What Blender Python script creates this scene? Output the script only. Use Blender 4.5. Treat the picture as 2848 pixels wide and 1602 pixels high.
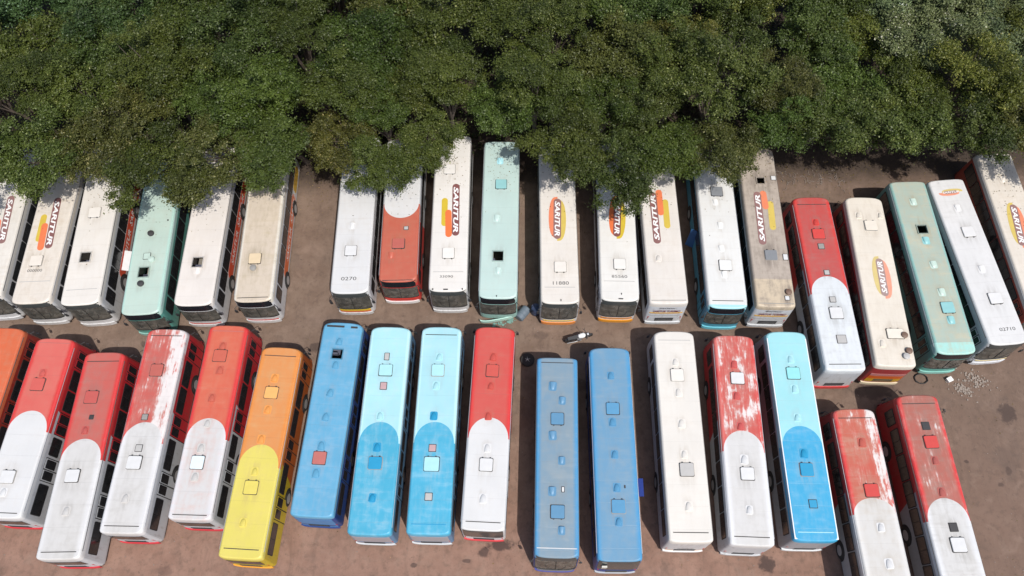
import bpy, math, random
import numpy as np
from mathutils import Vector, Matrix
for o in list(bpy.data.objects):
    bpy.data.objects.remove(o)
S = bpy.context.scene
COL = S.collection
PI = math.pi
R = math.radians

# ------------------------------------------------------------------ camera, sky, sun, exposure
cd = bpy.data.cameras.new('camera')
cd.sensor_width = 36.0
cd.lens = 36.0 * 2071.0 / 2848.0
cd.clip_start = 0.5
cd.clip_end = 2000.0
cam = bpy.data.objects.new('camera', cd)
COL.objects.link(cam)
cam.matrix_world = Matrix.Translation((0, 0, 46.15)) @ Matrix.Rotation(R(90 - 64.60), 4, 'X') @ Matrix.Rotation(R(-0.881), 4, 'Z')
S.camera = cam

SUN = Vector((0.95, -1.60, 3.15)).normalized()
w = bpy.data.worlds.new('World')
S.world = w
w.use_nodes = True
wn = w.node_tree
bg = wn.nodes['Background']
sky = wn.nodes.new('ShaderNodeTexSky')
sky.sky_type = 'NISHITA'
sky.sun_disc = False
sky.sun_elevation = math.asin(SUN.z)
sky.sun_rotation = math.atan2(SUN.x, SUN.y)
sky.dust_density = 2.0
wn.links.new(sky.outputs[0], bg.inputs['Color'])
bg.inputs['Strength'].default_value = 0.11
sd = bpy.data.lights.new('sun', 'SUN')
sd.energy = 3.3
sd.angle = R(0.6)
sd.color = (1.0, 0.955, 0.90)
so = bpy.data.objects.new('sun', sd)
COL.objects.link(so)
so.rotation_euler = SUN.to_track_quat('Z', 'Y').to_euler()
so.location = (20, -30, 60)
S.view_settings.view_transform = 'Standard'
S.view_settings.look = 'None'
S.view_settings.gamma = 1.0
S.view_settings.exposure = 0.32
S.view_settings.use_curve_mapping = False

# ------------------------------------------------------------------ helpers
class MB:
    def __init__(s):
        s.v = []; s.f = []
    def quad(s, a, b, c, d):
        n = len(s.v); s.v += [tuple(a), tuple(b), tuple(c), tuple(d)]; s.f.append((n, n+1, n+2, n+3))
    def poly(s, pts):
        n = len(s.v); s.v += [tuple(p) for p in pts]; s.f.append(tuple(range(n, n+len(pts))))
    def box(s, x0, x1, y0, y1, z0, z1):
        n = len(s.v)
        s.v += [(x0,y0,z0),(x1,y0,z0),(x1,y1,z0),(x0,y1,z0),(x0,y0,z1),(x1,y0,z1),(x1,y1,z1),(x0,y1,z1)]
        for f in ((0,3,2,1),(4,5,6,7),(0,1,5,4),(1,2,6,5),(2,3,7,6),(3,0,4,7)):
            s.f.append(tuple(n+i for i in f))
    def prism(s, pts, z0, z1, inset=0.0):
        # pts: CCW outline in xy; top optionally inset
        k = len(pts); n = len(s.v)
        cx = sum(p[0] for p in pts)/k; cy = sum(p[1] for p in pts)/k
        s.v += [(p[0], p[1], z0) for p in pts]
        if inset:
            zm = z1 - inset
            s.v += [(p[0], p[1], zm) for p in pts]
            def ins(p):
                d = Vector((p[0]-cx, p[1]-cy)); l = d.length
                d = d*max(0, (l-inset)/l) if l > 0 else d
                return (cx+d.x, cy+d.y, z1)
            s.v += [ins(p) for p in pts]
            lv = 2
        else:
            s.v += [(p[0], p[1], z1) for p in pts]
            lv = 1
        for L in range(lv):
            for i in range(k):
                j = (i+1) % k
                s.f.append((n+L*k+i, n+L*k+j, n+(L+1)*k+j, n+(L+1)*k+i))
        s.f.append(tuple(n+lv*k+i for i in range(k)))
        s.f.append(tuple(n+i for i in reversed(range(k))))
    def tube(s, pts, rads, k=8, cap=True):
        n0 = len(s.v); m = len(pts)
        pts = [Vector(p) for p in pts]
        for i, p in enumerate(pts):
            d = (pts[min(i+1, m-1)] - pts[max(i-1, 0)]).normalized()
            a = d.orthogonal().normalized() if i == 0 else (a - d*a.dot(d)).normalized()
            b = d.cross(a)
            r = rads[i] if hasattr(rads, '__len__') else rads
            for q in range(k):
                t = 2*PI*q/k
                s.v.append(tuple(p + a*(r*math.cos(t)) + b*(r*math.sin(t))))
        for i in range(m-1):
            for q in range(k):
                u = (q+1) % k
                s.f.append((n0+i*k+q, n0+i*k+u, n0+(i+1)*k+u, n0+(i+1)*k+q))
        if cap:
            s.f.append(tuple(n0+q for q in reversed(range(k))))
            s.f.append(tuple(n0+(m-1)*k+q for q in range(k)))
    def lathe(s, prof, k=20, axis='X', at=(0,0,0)):
        # prof: (radius, offset along axis)
        n0 = len(s.v)
        for r, h in prof:
            for q in range(k):
                t = 2*PI*q/k; c, d = r*math.cos(t), r*math.sin(t)
                p = (h, c, d) if axis == 'X' else ((d, h, c) if axis == 'Y' else (c, d, h))
                s.v.append((p[0]+at[0], p[1]+at[1], p[2]+at[2]))
        for i in range(len(prof)-1):
            for q in range(k):
                u = (q+1) % k
                s.f.append((n0+i*k+q, n0+i*k+u, n0+(i+1)*k+u, n0+(i+1)*k+q))
        if prof[0][0] > 1e-4: s.f.append(tuple(n0+q for q in reversed(range(k))))
        if prof[-1][0] > 1e-4: s.f.append(tuple(n0+(len(prof)-1)*k+q for q in range(k)))
    def mesh(s, name, smooth=False):
        me = bpy.data.meshes.new(name)
        me.from_pydata(s.v, [], s.f)
        if smooth:
            me.shade_smooth()
            try: me.set_sharp_from_angle(angle=R(38))
            except Exception: pass
        me.update()
        return me
    def build(s, name, m, parent=None, smooth=False, loc=None):
        return obj(name, s.mesh(name, smooth), m, parent, loc)

def obj(name, me, m, parent=None, loc=None, rz=0.0):
    o = bpy.data.objects.new(name, me)
    COL.objects.link(o)
    if m is not None:
        if len(me.materials) == 0: me.materials.append(m)
        if me.materials[0] is not m:
            o.material_slots[0].link = 'OBJECT'; o.material_slots[0].material = m
    if parent is not None: o.parent = parent
    if loc is not None: o.location = loc
    if rz: o.rotation_euler.z = rz
    return o

def thing(name, label, cat, loc=(0,0,0), rz=0.0, group=None):
    o = bpy.data.objects.new(name, None)
    COL.objects.link(o)
    o.location = loc; o.rotation_euler = (0, 0, rz)
    o['label'] = label; o['category'] = cat
    if group: o['group'] = group
    return o

def tag(o, label=None, cat=None, group=None, kind=None):
    if label: o['label'] = label
    if cat: o['category'] = cat
    if group: o['group'] = group
    if kind: o['kind'] = kind
    return o

def rrect(w, h, r, n=3, cx=0, cy=0):
    pts = []
    for sx, sy, a0 in ((1,-1,-90),(1,1,0),(-1,1,90),(-1,-1,180)):
        for i in range(n+1):
            a = R(a0 + 90*i/n)
            pts.append((cx + sx*(w/2-r) + r*math.cos(a), cy + sy*(h/2-r) + r*math.sin(a)))
    return pts

# ------------------------------------------------------------------ node helpers
class NT:
    def __init__(s, name):
        s.m = bpy.data.materials.new(name); s.m.use_nodes = True
        s.t = s.m.node_tree; s.b = s.t.nodes['Principled BSDF']
    def n(s, ty, **k):
        q = s.t.nodes.new('ShaderNode'+ty)
        for a, b in k.items(): setattr(q, a, b)
        return q
    def put(s, sock, val):
        if isinstance(val, bpy.types.NodeSocket): s.t.links.new(val, sock)
        else: sock.default_value = val
    def math(s, op, a, b=0.0, c=0.0, clamp=False):
        q = s.n('Math', operation=op, use_clamp=clamp)
        s.put(q.inputs[0], a); s.put(q.inputs[1], b); s.put(q.inputs[2], c)
        return q.outputs[0]
    def mix(s, f, a, b, bt='MIX'):
        q = s.n('Mix', data_type='RGBA', blend_type=bt)
        s.put(q.inputs[0], f)
        s.put(q.inputs[6], a if isinstance(a, bpy.types.NodeSocket) else (*a, 1.0))
        s.put(q.inputs[7], b if isinstance(b, bpy.types.NodeSocket) else (*b, 1.0))
        return q.outputs[2]
    def sep(s, v):
        q = s.n('SeparateXYZ'); s.put(q.inputs[0], v); return q.outputs
    def coord(s, off=(0,0,0), scale=(1,1,1)):
        t = s.n('TexCoord'); mp = s.n('Mapping')
        mp.inputs['Location'].default_value = off; mp.inputs['Scale'].default_value = scale
        s.t.links.new(t.outputs['Object'], mp.inputs[0]); return mp.outputs[0]
    def noise(s, v, scale, detail=4.0, rough=0.55, dist=0.0):
        q = s.n('TexNoise'); s.put(q.inputs['Vector'], v)
        q.inputs['Scale'].default_value = scale; q.inputs['Detail'].default_value = detail
        q.inputs['Roughness'].default_value = rough; q.inputs['Distortion'].default_value = dist
        return q.outputs['Fac']
    def ss(s, x, a, b):
        q = s.n('MapRange', interpolation_type='SMOOTHSTEP')
        s.put(q.inputs[0], x); q.inputs[1].default_value = a; q.inputs[2].default_value = b
        return q.outputs[0]
    def bump(s, h, strength=0.3, dist=0.02):
        q = s.n('Bump'); q.inputs['Strength'].default_value = strength; q.inputs['Distance'].default_value = dist
        s.put(q.inputs['Height'], h); s.t.links.new(q.outputs[0], s.b.inputs['Normal'])
    def done(s, col=None, rough=0.5, metal=0.0, spec=0.5):
        if col is not None: s.put(s.b.inputs['Base Color'], col if isinstance(col, bpy.types.NodeSocket) else (*col, 1.0))
        s.put(s.b.inputs['Roughness'], rough); s.b.inputs['Metallic'].default_value = metal
        s.b.inputs['Specular IOR Level'].default_value = spec
        return s.m

_mc = {}
def plain(name, col, rough=0.5, metal=0.0, spec=0.5, var=0.12, scale=3.0):
    k = (name, col, rough, metal)
    if k in _mc: return _mc[k]
    t = NT(name)
    f = t.noise(t.coord(), scale, 5.0, 0.6)
    c = t.mix(f, tuple(x*(1-var) for x in col), tuple(min(1, x*(1+var)) for x in col))
    _mc[k] = t.done(c, rough, metal, spec)
    return _mc[k]

WHITE = (0.665, 0.63, 0.57)
CLEAN = (0.60, 0.60, 0.59)
CREAM = (0.66, 0.59, 0.49)
RED = (0.56, 0.050, 0.042)
REDF = (0.43, 0.120, 0.095)
MINT = (0.44, 0.555, 0.485)
MINTG = (0.30, 0.47, 0.41)
CYAN = (0.35, 0.62, 0.66)
AZUR = (0.030, 0.36, 0.58)
BLUE = (0.09, 0.30, 0.56)
NAVY = (0.015, 0.055, 0.22)
ORNG = (0.70, 0.22, 0.045)
YELL = (0.62, 0.52, 0.11)
GREY = (0.50, 0.515, 0.53)
BEIGE = (0.56, 0.48, 0.375)
BROWN = (0.19, 0.070, 0.065)
LOGO_O = (0.68, 0.155, 0.045)
LOGO_Y = (0.55, 0.40, 0.035)
PALETTE = dict(white=CLEAN, red=(0.52,0.055,0.045), redf=(0.42,0.11,0.085), mint=MINT, cyan=(0.24,0.48,0.48), lcyan=CYAN, azur=(0.02,0.27,0.47), blue=(0.07,0.27,0.52),
               grey=(0.27,0.26,0.24), pale=(0.50, 0.485, 0.46), dark=(0.045,0.042,0.042), cream=(0.62,0.50,0.33), orange=(0.70,0.28,0.07), lorange=(0.75,0.38,0.12), yellow=YELL,
               pink=(0.45,0.30,0.30), salmon=(0.43, 0.135, 0.115), brown=(0.16,0.10,0.07), lgrey=(0.42,0.41,0.39), bwhite=(0.62,0.70,0.72), mesh=(0.20,0.21,0.22))

M_RUB = plain('rubber', (0.018, 0.018, 0.018), 0.7)
M_TYRE = plain('tyre rubber', (0.025, 0.024, 0.023), 0.85)
M_STEEL = plain('steel', (0.45, 0.45, 0.46), 0.35, 0.9)
M_RIM = plain('rim paint', (0.42, 0.42, 0.42), 0.45, 0.3)
M_DARK = plain('dark plastic', (0.03, 0.03, 0.032), 0.55)
M_INT = plain('interior grey', (0.20, 0.195, 0.18), 0.75)
M_FLOOR = plain('interior floor', (0.22, 0.20, 0.17), 0.85)
M_SEAT = plain('seat cloth', (0.10, 0.105, 0.15), 0.9)
M_SEATB = plain('brown seat', (0.21, 0.13, 0.08), 0.9)
M_ALU = plain('aluminium strip', (0.55, 0.56, 0.57), 0.4, 0.6)
M_WHT = plain('white lettering', (0.78, 0.77, 0.75), 0.5)
M_LETD = plain('black lettering', (0.05, 0.05, 0.05), 0.6)
M_SEAM = plain('seam sealant', (0.045, 0.042, 0.04), 0.8)
M_RAIL = plain('rail rubber', (0.10, 0.095, 0.09), 0.7)
M_TAIL = plain('tail light red', (0.42, 0.02, 0.015), 0.25)
M_HEAD = plain('head light lens', (0.62, 0.64, 0.66), 0.12)
M_TOPG = plain('windscreen top tint', (0.055, 0.06, 0.058), 0.10)
M_SIGNG = plain('sign glass', (0.014, 0.015, 0.018), 0.12)

def glass_dark():
    t = NT('tinted side glass')
    f = t.noise(t.coord(), 1.3, 5.0, 0.6)
    c = t.mix(f, (0.006, 0.007, 0.009), (0.030, 0.031, 0.033))
    return t.done(c, t.math('MULTIPLY_ADD', f, 0.25, 0.02), 0.0, 0.5)
M_GLASS = glass_dark()

def glass_clear():
    t = NT('windscreen glass')
    nt = t.t
    tr = t.n('BsdfTransparent'); tr.inputs[0].default_value = (0.62, 0.68, 0.64, 1)
    gl = t.n('BsdfGlossy'); gl.inputs['Roughness'].default_value = 0.04
    df = t.n('BsdfDiffuse'); df.inputs[0].default_value = (0.30, 0.28, 0.24, 1)
    fr = t.n('Fresnel'); fr.inputs[0].default_value = 1.5
    dirt = t.noise(t.coord(), 3.0, 6.0, 0.65)
    m1 = t.n('MixShader'); t.put(m1.inputs[0], t.math('ADD', 0.24, t.math('MULTIPLY', t.ss(dirt, 0.40, 0.75), 0.34)))
    nt.links.new(tr.outputs[0], m1.inputs[1]); nt.links.new(df.outputs[0], m1.inputs[2])
    m2 = t.n('MixShader'); nt.links.new(fr.outputs[0], m2.inputs[0])
    nt.links.new(m1.outputs[0], m2.inputs[1]); nt.links.new(gl.outputs[0], m2.inputs[2])
    nt.links.new(m2.outputs[0], nt.nodes['Material Output'].inputs[0])
    return t.m
M_WIND = glass_clear()

def roof_mat(seed, c1, c2=None, y0=0.0, arch=1.25, edge=None, fade=None, fa=0.6, peel=0.0, peelx=None, fade2=None, dirt=0.25,
             dirtc=(0.33, 0.25, 0.16), seg=None, endc=None, endy=None, gloss=0.42, spots=()):
    t = NT('roof paint')
    rnd = random.Random(seed)
    off = (rnd.uniform(-60, 60), rnd.uniform(-60, 60), rnd.uniform(-9, 9))
    x, y, z = t.sep(t.coord())
    v = t.coord(off)
    vs = t.coord(off, (1.0, 0.16, 1.0))      # drawn out along the bus
    vx = t.coord(off, (0.22, 1.0, 1.0))      # drawn out across the bus
    ax = t.math('ABSOLUTE', x)
    big = t.noise(v, 0.55, 3.0)
    med = t.noise(v, 2.2, 6.0, 0.62)
    stk = t.noise(vs, 5.0, 5.0, 0.6)
    crs = t.noise(vx, 3.4, 4.0, 0.6)
    col = t.mix(t.ss(big, 0.3, 0.7), tuple(q*0.93 for q in c1), c1)
    mask = None
    if fade:
        cen = t.math('SUBTRACT', 1.0, t.ss(t.math('ADD', ax, t.math('MULTIPLY', t.math('SUBTRACT', med, 0.5), 0.25)), 0.86, 1.08))
        col = t.mix(t.math('MULTIPLY', cen, t.math('MULTIPLY', t.math('ADD', 0.55, t.math('MULTIPLY', big, 0.9)), fa), clamp=True), col, fade)
    if edge:
        col = t.mix(t.ss(ax, 1.02, 1.10), col, edge)
    if peel:
        pv = t.noise(t.coord(off, (1.0, 0.6, 1.0)), 1.5, 5.0, 0.62)
        ps = t.noise(t.coord(off, (1.0, 0.09, 1.0)), 8.0, 6.0, 0.68)
        pm = t.math('ADD', t.math('MULTIPLY', pv, 0.56), t.math('MULTIPLY', ps, 0.44))
        if peelx is not None:
            pm = t.math('ADD', pm, t.math('MULTIPLY', t.math('SUBTRACT', t.ss(x, peelx[0], peelx[1]), 0.35), 0.16))
        col = t.mix(t.math('MULTIPLY', t.ss(pm, 0.48 - peel, 0.62 - peel), 0.38), col, (0.56, 0.30, 0.25))
        pm = t.math('MULTIPLY', t.ss(pm, 0.575 - peel, 0.665 - peel), 0.92)
        pm = t.math('MULTIPLY', pm, t.math('SUBTRACT', 1.0, t.ss(t.math('MULTIPLY', x, -1.0), 0.98, 1.06)))
        col = t.mix(pm, col, (0.68, 0.655, 0.63))
    if c2:
        ty = t.math('MAXIMUM', t.math('SUBTRACT', y, y0 - arch), 0.0)
        s = t.math('ADD', t.math('POWER', t.math('DIVIDE', ty, arch), 2.0),
                   t.math('MULTIPLY', t.math('POWER', t.math('DIVIDE', x, 1.16), 2.0), t.math('GREATER_THAN', ty, 0.0001)))
        wob = t.math('MULTIPLY', t.math('SUBTRACT', med, 0.5), 0.05)
        mask = t.math('SUBTRACT', 1.0, t.ss(t.math('ADD', s, wob), 0.985, 1.015))
        c2m = t.mix(t.ss(big, 0.3, 0.7), tuple(q*0.93 for q in c2), c2)
        if fade2:
            cen2 = t.math('SUBTRACT', 1.0, t.ss(t.math('ADD', ax, t.math('MULTIPLY', t.math('SUBTRACT', med, 0.5), 0.3)), 0.80, 1.06))
            c2m = t.mix(t.math('MULTIPLY', cen2, t.math('MULTIPLY', t.math('ADD', 0.3, big), fade2[1]), clamp=True), c2m, fade2[0])
        col = t.mix(mask, col, c2m)
    if seg:
        col = t.mix(t.ss(t.math('MULTIPLY', y, seg[1]), seg[0]-0.01, seg[0]+0.01), col, seg[2])
    if endc:
        col = t.mix(t.ss(t.math('MULTIPLY', y, endy[1]), endy[0]-0.02, endy[0]+0.02), col, endc)
    dm = t.math('ADD', t.math('MULTIPLY', stk, 0.45), t.math('MULTIPLY', med, 0.55))
    dm = t.math('MULTIPLY', t.ss(dm, 0.40, 0.72), dirt)
    dm = t.math('MULTIPLY', dm, t.math('SUBTRACT', 1.15, t.math('MULTIPLY', t.ss(ax, 0.95, 1.12), 0.55)), clamp=True)
    col = t.mix(dm, col, dirtc)
    dm2 = t.math('MULTIPLY', t.ss(t.math('ADD', t.math('MULTIPLY', crs, 0.6), t.math('MULTIPLY', big, 0.4)), 0.50, 0.70), min(1.0, dirt*0.9))
    col = t.mix(dm2, col, tuple(q*1.25 for q in dirtc))
    tot = None
    for (px_, py_, rr_) in spots:
        q = t.n('VectorMath', operation='DISTANCE')
        t.put(q.inputs[0], t.coord((0, 0, 0), (1.0, 0.7, 0.0))); q.inputs[1].default_value = (px_, py_*0.7, 0.0)
        e = t.math('SUBTRACT', 1.0, t.ss(t.math('ADD', q.outputs['Value'], t.math('MULTIPLY', t.math('SUBTRACT', med, 0.5), 0.5)), rr_*0.55, rr_*1.35))
        tot = e if tot is None else t.math('MAXIMUM', tot, e)
    if tot is not None:
        col = t.mix(t.math('MULTIPLY', t.math('MULTIPLY', tot, t.ss(stk, 0.30, 0.65)), 0.15+dirt*0.8, clamp=True), col, tuple(q*0.8 for q in dirtc))
    fine = t.noise(v, 38.0, 3.0, 0.6)
    col = t.mix(t.math('MULTIPLY', t.ss(fine, 0.60, 0.72), 0.10 + dirt*0.25), col, tuple(q*0.55 for q in dirtc))
    # faint panel joints across the roof
    fr = t.math('ABSOLUTE', t.math('SUBTRACT', t.math('FRACT', t.math('DIVIDE', t.math('ADD', y, 40.3), 1.22)), 0.5))
    jl = t.math('SUBTRACT', 1.0, t.ss(fr, 0.0, 0.014))
    col = t.mix(t.math('MULTIPLY', jl, 0.14), col, (0.10, 0.09, 0.08))
    h = t.math('ADD', t.math('MULTIPLY', big, 0.5), t.math('MULTIPLY', crs, 0.10))
    t.bump(t.math('SUBTRACT', h, t.math('MULTIPLY', jl, 0.12)), 0.6, 0.06)
    rg = t.math('ADD', gloss, t.math('MULTIPLY', dm, 0.5), clamp=True)
    return t.done(col, rg, 0.0, 0.45)

def body_mat(seed, c1, c2=None, y0=0.0):
    t = NT('body paint')
    rnd = random.Random(seed+99)
    off = (rnd.uniform(-60, 60), rnd.uniform(-60, 60), 0)
    x, y, z = t.sep(t.coord())
    med = t.noise(t.coord(off), 2.5, 6.0, 0.65)
    stk = t.noise(t.coord(off, (1, 1, 0.2)), 6.0, 5.0, 0.6)
    col = t.mix(med, tuple(q*0.88 for q in c1), c1)
    if c2:
        yy = t.math('ADD', y, t.math('MULTIPLY', z, -0.35))
        col = t.mix(t.math('LESS_THAN', yy, y0), col, t.mix(med, tuple(q*0.88 for q in c2), c2))
    col = t.mix(t.math('MULTIPLY', t.ss(stk, 0.5, 0.78), 0.4), col, (0.16, 0.12, 0.09))
    return t.done(col, 0.42, 0.0, 0.5)

# ------------------------------------------------------------------ text as mesh
_tc = {}
def text_mesh(txt, shear=0.0, bold=0.0):
    k = (txt, shear, bold)
    if k in _tc: return _tc[k]
    cu = bpy.data.curves.new('t', 'FONT'); cu.body = txt; cu.size = 1.0
    cu.shear = shear; cu.offset = bold; cu.extrude = 0.0; cu.resolution_u = 3
    ob = bpy.data.objects.new('t', cu); COL.objects.link(ob)
    dg = bpy.context.evaluated_depsgraph_get()
    me = bpy.data.meshes.new_from_object(ob.evaluated_get(dg))
    bpy.data.objects.remove(ob); bpy.data.curves.remove(cu)
    n = len(me.vertices); co = np.empty(n*3, np.float32); me.vertices.foreach_get('co', co); co = co.reshape(-1, 3)
    mn, mx = co.min(0), co.max(0)
    co[:, 0] = (co[:, 0]-(mn[0]+mx[0])/2)/(mx[0]-mn[0]); co[:, 1] = (co[:, 1]-(mn[1]+mx[1])/2)/(mx[1]-mn[1]); co[:, 2] = 0
    _tc[k] = co, [tuple(p.vertices) for p in me.polygons]
    bpy.data.meshes.remove(me)
    return _tc[k]

def lettering(txt, wd, ht, m, parent, mat, shear=0.0, bold=0.0, name='lettering'):
    co, fs = text_mesh(txt, shear, bold)
    me = bpy.data.meshes.new(name)
    me.from_pydata([(float(p[0])*wd, float(p[1])*ht, 0.0) for p in co], [], fs)
    o = obj(name, me, m, parent)
    o.matrix_local = mat
    return o

# ------------------------------------------------------------------ bus builder (local frame: +Y forward, +X kerb side)
NSIDE, NARC = 7, 21
def outline(hw, yf, yr, df, dr, nf, nr):
    p = []
    a, b = yr+dr, yf-df
    for i in range(NSIDE): p.append((hw, a+(b-a)*i/(NSIDE-1)))
    for i in range(1, NARC-1):
        th = PI*i/(NARC-1); c, s = math.cos(th), math.sin(th)
        p.append((hw*math.copysign(abs(c)**(2/nf), c), b+df*abs(s)**(2/nf)))
    for i in range(NSIDE): p.append((-hw, b+(a-b)*i/(NSIDE-1)))
    for i in range(1, NARC-1):
        th = PI*i/(NARC-1); c, s = math.cos(th), math.sin(th)
        p.append((-hw*math.copysign(abs(c)**(2/nr), c), a-dr*abs(s)**(2/nr)))
    return p
FRONT0 = NSIDE-1            # index of last right side point; arc runs FRONT0 .. FRONT0+NARC-1
REAR0 = NSIDE+NARC-2+NSIDE-1

class Shell:
    def __init__(s, L, bowf=0.50, bowr=0.32, rake=0.20, raker=0.13):
        s.h = L/2; s.bowf = bowf; s.bowr = bowr; s.rake = rake; s.raker = raker
    def ring(s, z, hw=1.25, inset=0.0, extra=0.0):
        k = 1.0-min(1.0, max(0.0, (z-1.0)/1.95)); k = k**0.85
        yf = s.h+0.04+s.rake*k-inset+extra; yr = -s.h-0.02-s.raker*k+inset-extra
        return [(x, y, z) for x, y in outline(hw+extra*0.6, yf, yr, s.bowf, s.bowr, 3.4, 4.2)]
    def arc(s, end, z, extra=0.0, hw=1.25):
        r = s.ring(z, hw, 0.0, extra)
        n = len(r)
        i0 = FRONT0 if end > 0 else REAR0
        return [r[(i0+i) % n] for i in range(NARC)]
    def band(s, end, zs, xmax, e_out, e_in=-0.01, solid=True):
        # curved strip following the end of the bus between the listed heights
        mb = MB()
        rows = [[p for p in s.arc(end, z, e_out) if abs(p[0]) <= xmax] for z in zs]
        k = len(rows[0])
        for a, b in zip(rows[:-1], rows[1:]):
            for i in range(k-1): mb.quad(a[i], a[i+1], b[i+1], b[i])
        if solid:
            for z, row, up in ((zs[0], rows[0], False), (zs[-1], rows[-1], True)):
                inn = [p for p in s.arc(end, z, e_in)]
                m0 = min(range(NARC), key=lambda i: abs(inn[i][0]-row[0][0]))
                inn = inn[m0:m0+k]
                for i in range(k-1):
                    q = (row[i], row[i+1], inn[i+1], inn[i])
                    mb.quad(*(q if up else q[::-1]))
        return mb

ROOFR = [(2.72, 1.250, 0.0), (2.86, 1.248, 0.003), (2.99, 1.240, 0.010), (3.075, 1.216, 0.03), (3.125, 1.175, 0.06), (3.145, 1.12, 0.10)]

_wm = {}
def win_mesh(wd, ht, r=0.09):
    # frame lies in the YZ plane, facing +X
    k = ('w', round(wd, 2), ht, r)
    if k not in _wm:
        mb = MB()
        pts = rrect(wd, ht, r)
        n = len(pts)
        mb.v = [(0.0, p[0], p[1]) for p in pts] + [(0.014, p[0], p[1]) for p in pts]
        for i in range(n):
            j = (i+1) % n; mb.f.append((i, j, n+j, n+i))
        mb.f.append(tuple(range(n, 2*n)))
        _wm[k] = mb.mesh('window')
    return _wm[k]
def pane_mesh(wd, ht, r=0.05):
    k = ('p', round(wd, 2), ht, r)
    if k not in _wm:
        mb = MB()
        pts = rrect(wd, ht, r, 2); n = len(pts)
        mb.v = [(0.0, p[0], p[1]) for p in pts] + [(0.006, p[0], p[1]) for p in pts]
        for i in range(n):
            j = (i+1) % n; mb.f.append((i, j, n+j, n+i))
        mb.f.append(tuple(range(n, 2*n)))
        _wm[k] = mb.mesh('pane')
    return _wm[k]

def side_window(root, side, yc, wd, zc=1.98, ht=1.02, split=2, frame=None):
    f = obj('window', win_mesh(wd, ht), frame or M_RUB, root, (side*1.25, yc, zc), 0 if side > 0 else PI)
    pw = (wd-0.10-0.03*(split-1))/split
    for i in range(split):
        yy = -wd/2+0.05+pw/2+i*(pw+0.03)
        obj('pane', pane_mesh(pw, ht-0.10), M_GLASS, f, (0.0145, yy, 0))
    return f

def side_door(root, side, yc, wd, m, glassh=0.95):
    k = ('d', round(wd, 2))
    if k not in _wm:
        mb = MB()
        for s_ in (-1, 1):
            y0, y1 = (-wd/2, -0.015) if s_ < 0 else (0.015, wd/2)
            mb.box(0.0, 0.022, y0+0.02, y1-0.02, -1.05, 1.05)
        _wm[k] = mb.mesh('door')
    fr = ('df', round(wd, 2))
    if fr not in _wm:
        mb = MB(); mb.box(0.0, 0.012, -wd/2-0.03, wd/2+0.03, -1.08, 1.08); _wm[fr] = mb.mesh('door_frame')
    d = obj('door', _wm[k], m, root, (side*1.25, yc, 1.42), 0 if side > 0 else PI)
    obj('door_frame', _wm[fr], M_RUB, d)
    for s_ in (-1, 1):
        obj('pane', pane_mesh(wd/2-0.14, glassh), M_GLASS, d, (0.0225, s_*wd/4, 0.48))
    return d

def _wheel_meshes():
    a = MB(); a.lathe([(0.30, -0.14), (0.46, -0.14), (0.50, -0.09), (0.50, 0.09), (0.46, 0.14), (0.30, 0.14)], 22)
    b = MB(); b.lathe([(0.0, 0.07), (0.10, 0.08), (0.11, 0.13), (0.15, 0.13), (0.17, 0.05), (0.27, 0.07), (0.305, 0.145)], 18)
    c = MB(); pts = [(0.62*math.cos(PI*i/12), 0.62*math.sin(PI*i/12)) for i in range(13)]
    pts = [(0.62, -0.15)] + pts + [(-0.62, -0.15)]
    n = len(pts); c.v = [(0.0, p[0], p[1]) for p in pts] + [(0.012, p[0], p[1]) for p in pts]
    for i in range(n):
        j = (i+1) % n; c.f.append((i, j, n+j, n+i))
    c.f.append(tuple(range(n, 2*n)))
    return a.mesh('wheel', True), b.mesh('rim', True), c.mesh('wheel_arch')
WHEEL, RIM, ARCH = _wheel_meshes()

def _vent_meshes():
    mb = MB()
    n = 9; W2, Ln = 0.19, 0.42
    # scoop: apex forward, open mouth to the rear
    top = []; base = []
    for i in range(n):
        a = PI*i/(n-1)
        base.append((W2*math.cos(a), -Ln/2, 0.0)); top.append((W2*math.cos(a)*0.96, -Ln/2-0.015, 0.105*math.sin(a)**0.7))
    rows = [top]
    for k_, (yy, sc, hz) in enumerate([(-0.05, 0.93, 0.9), (0.10, 0.74, 0.66), (0.19, 0.48, 0.36), (0.23, 0.2, 0.05)]):
        rows.append([(p[0]*sc, yy, p[2]*hz) for p in top])
    idx = []
    for r_ in rows:
        idx.append(list(range(len(mb.v), len(mb.v)+n))); mb.v += r_
    for a, b in zip(idx[:-1], idx[1:]):
        for i in range(n-1): mb.f.append((a[i], a[i+1], b[i+1], b[i]))
    mb.f.append(tuple(idx[0]))
    vent = mb.mesh('roof_vent', True)
    mb = MB(); mb.prism(rrect(0.46, 0.54, 0.10), 0.0, 0.008); flange = mb.mesh('vent_flange')
    mb = MB(); mb.lathe([(0.20, 0.0), (0.20, 0.05), (0.15, 0.07), (0.15, 0.10), (0.21, 0.11), (0.19, 0.16), (0.08, 0.19), (0.0, 0.195)], 16, 'Z')
    fan = mb.mesh('roof_fan', True)
    return vent, flange, fan
VENT, FLANGE, FAN = _vent_meshes()

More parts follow.
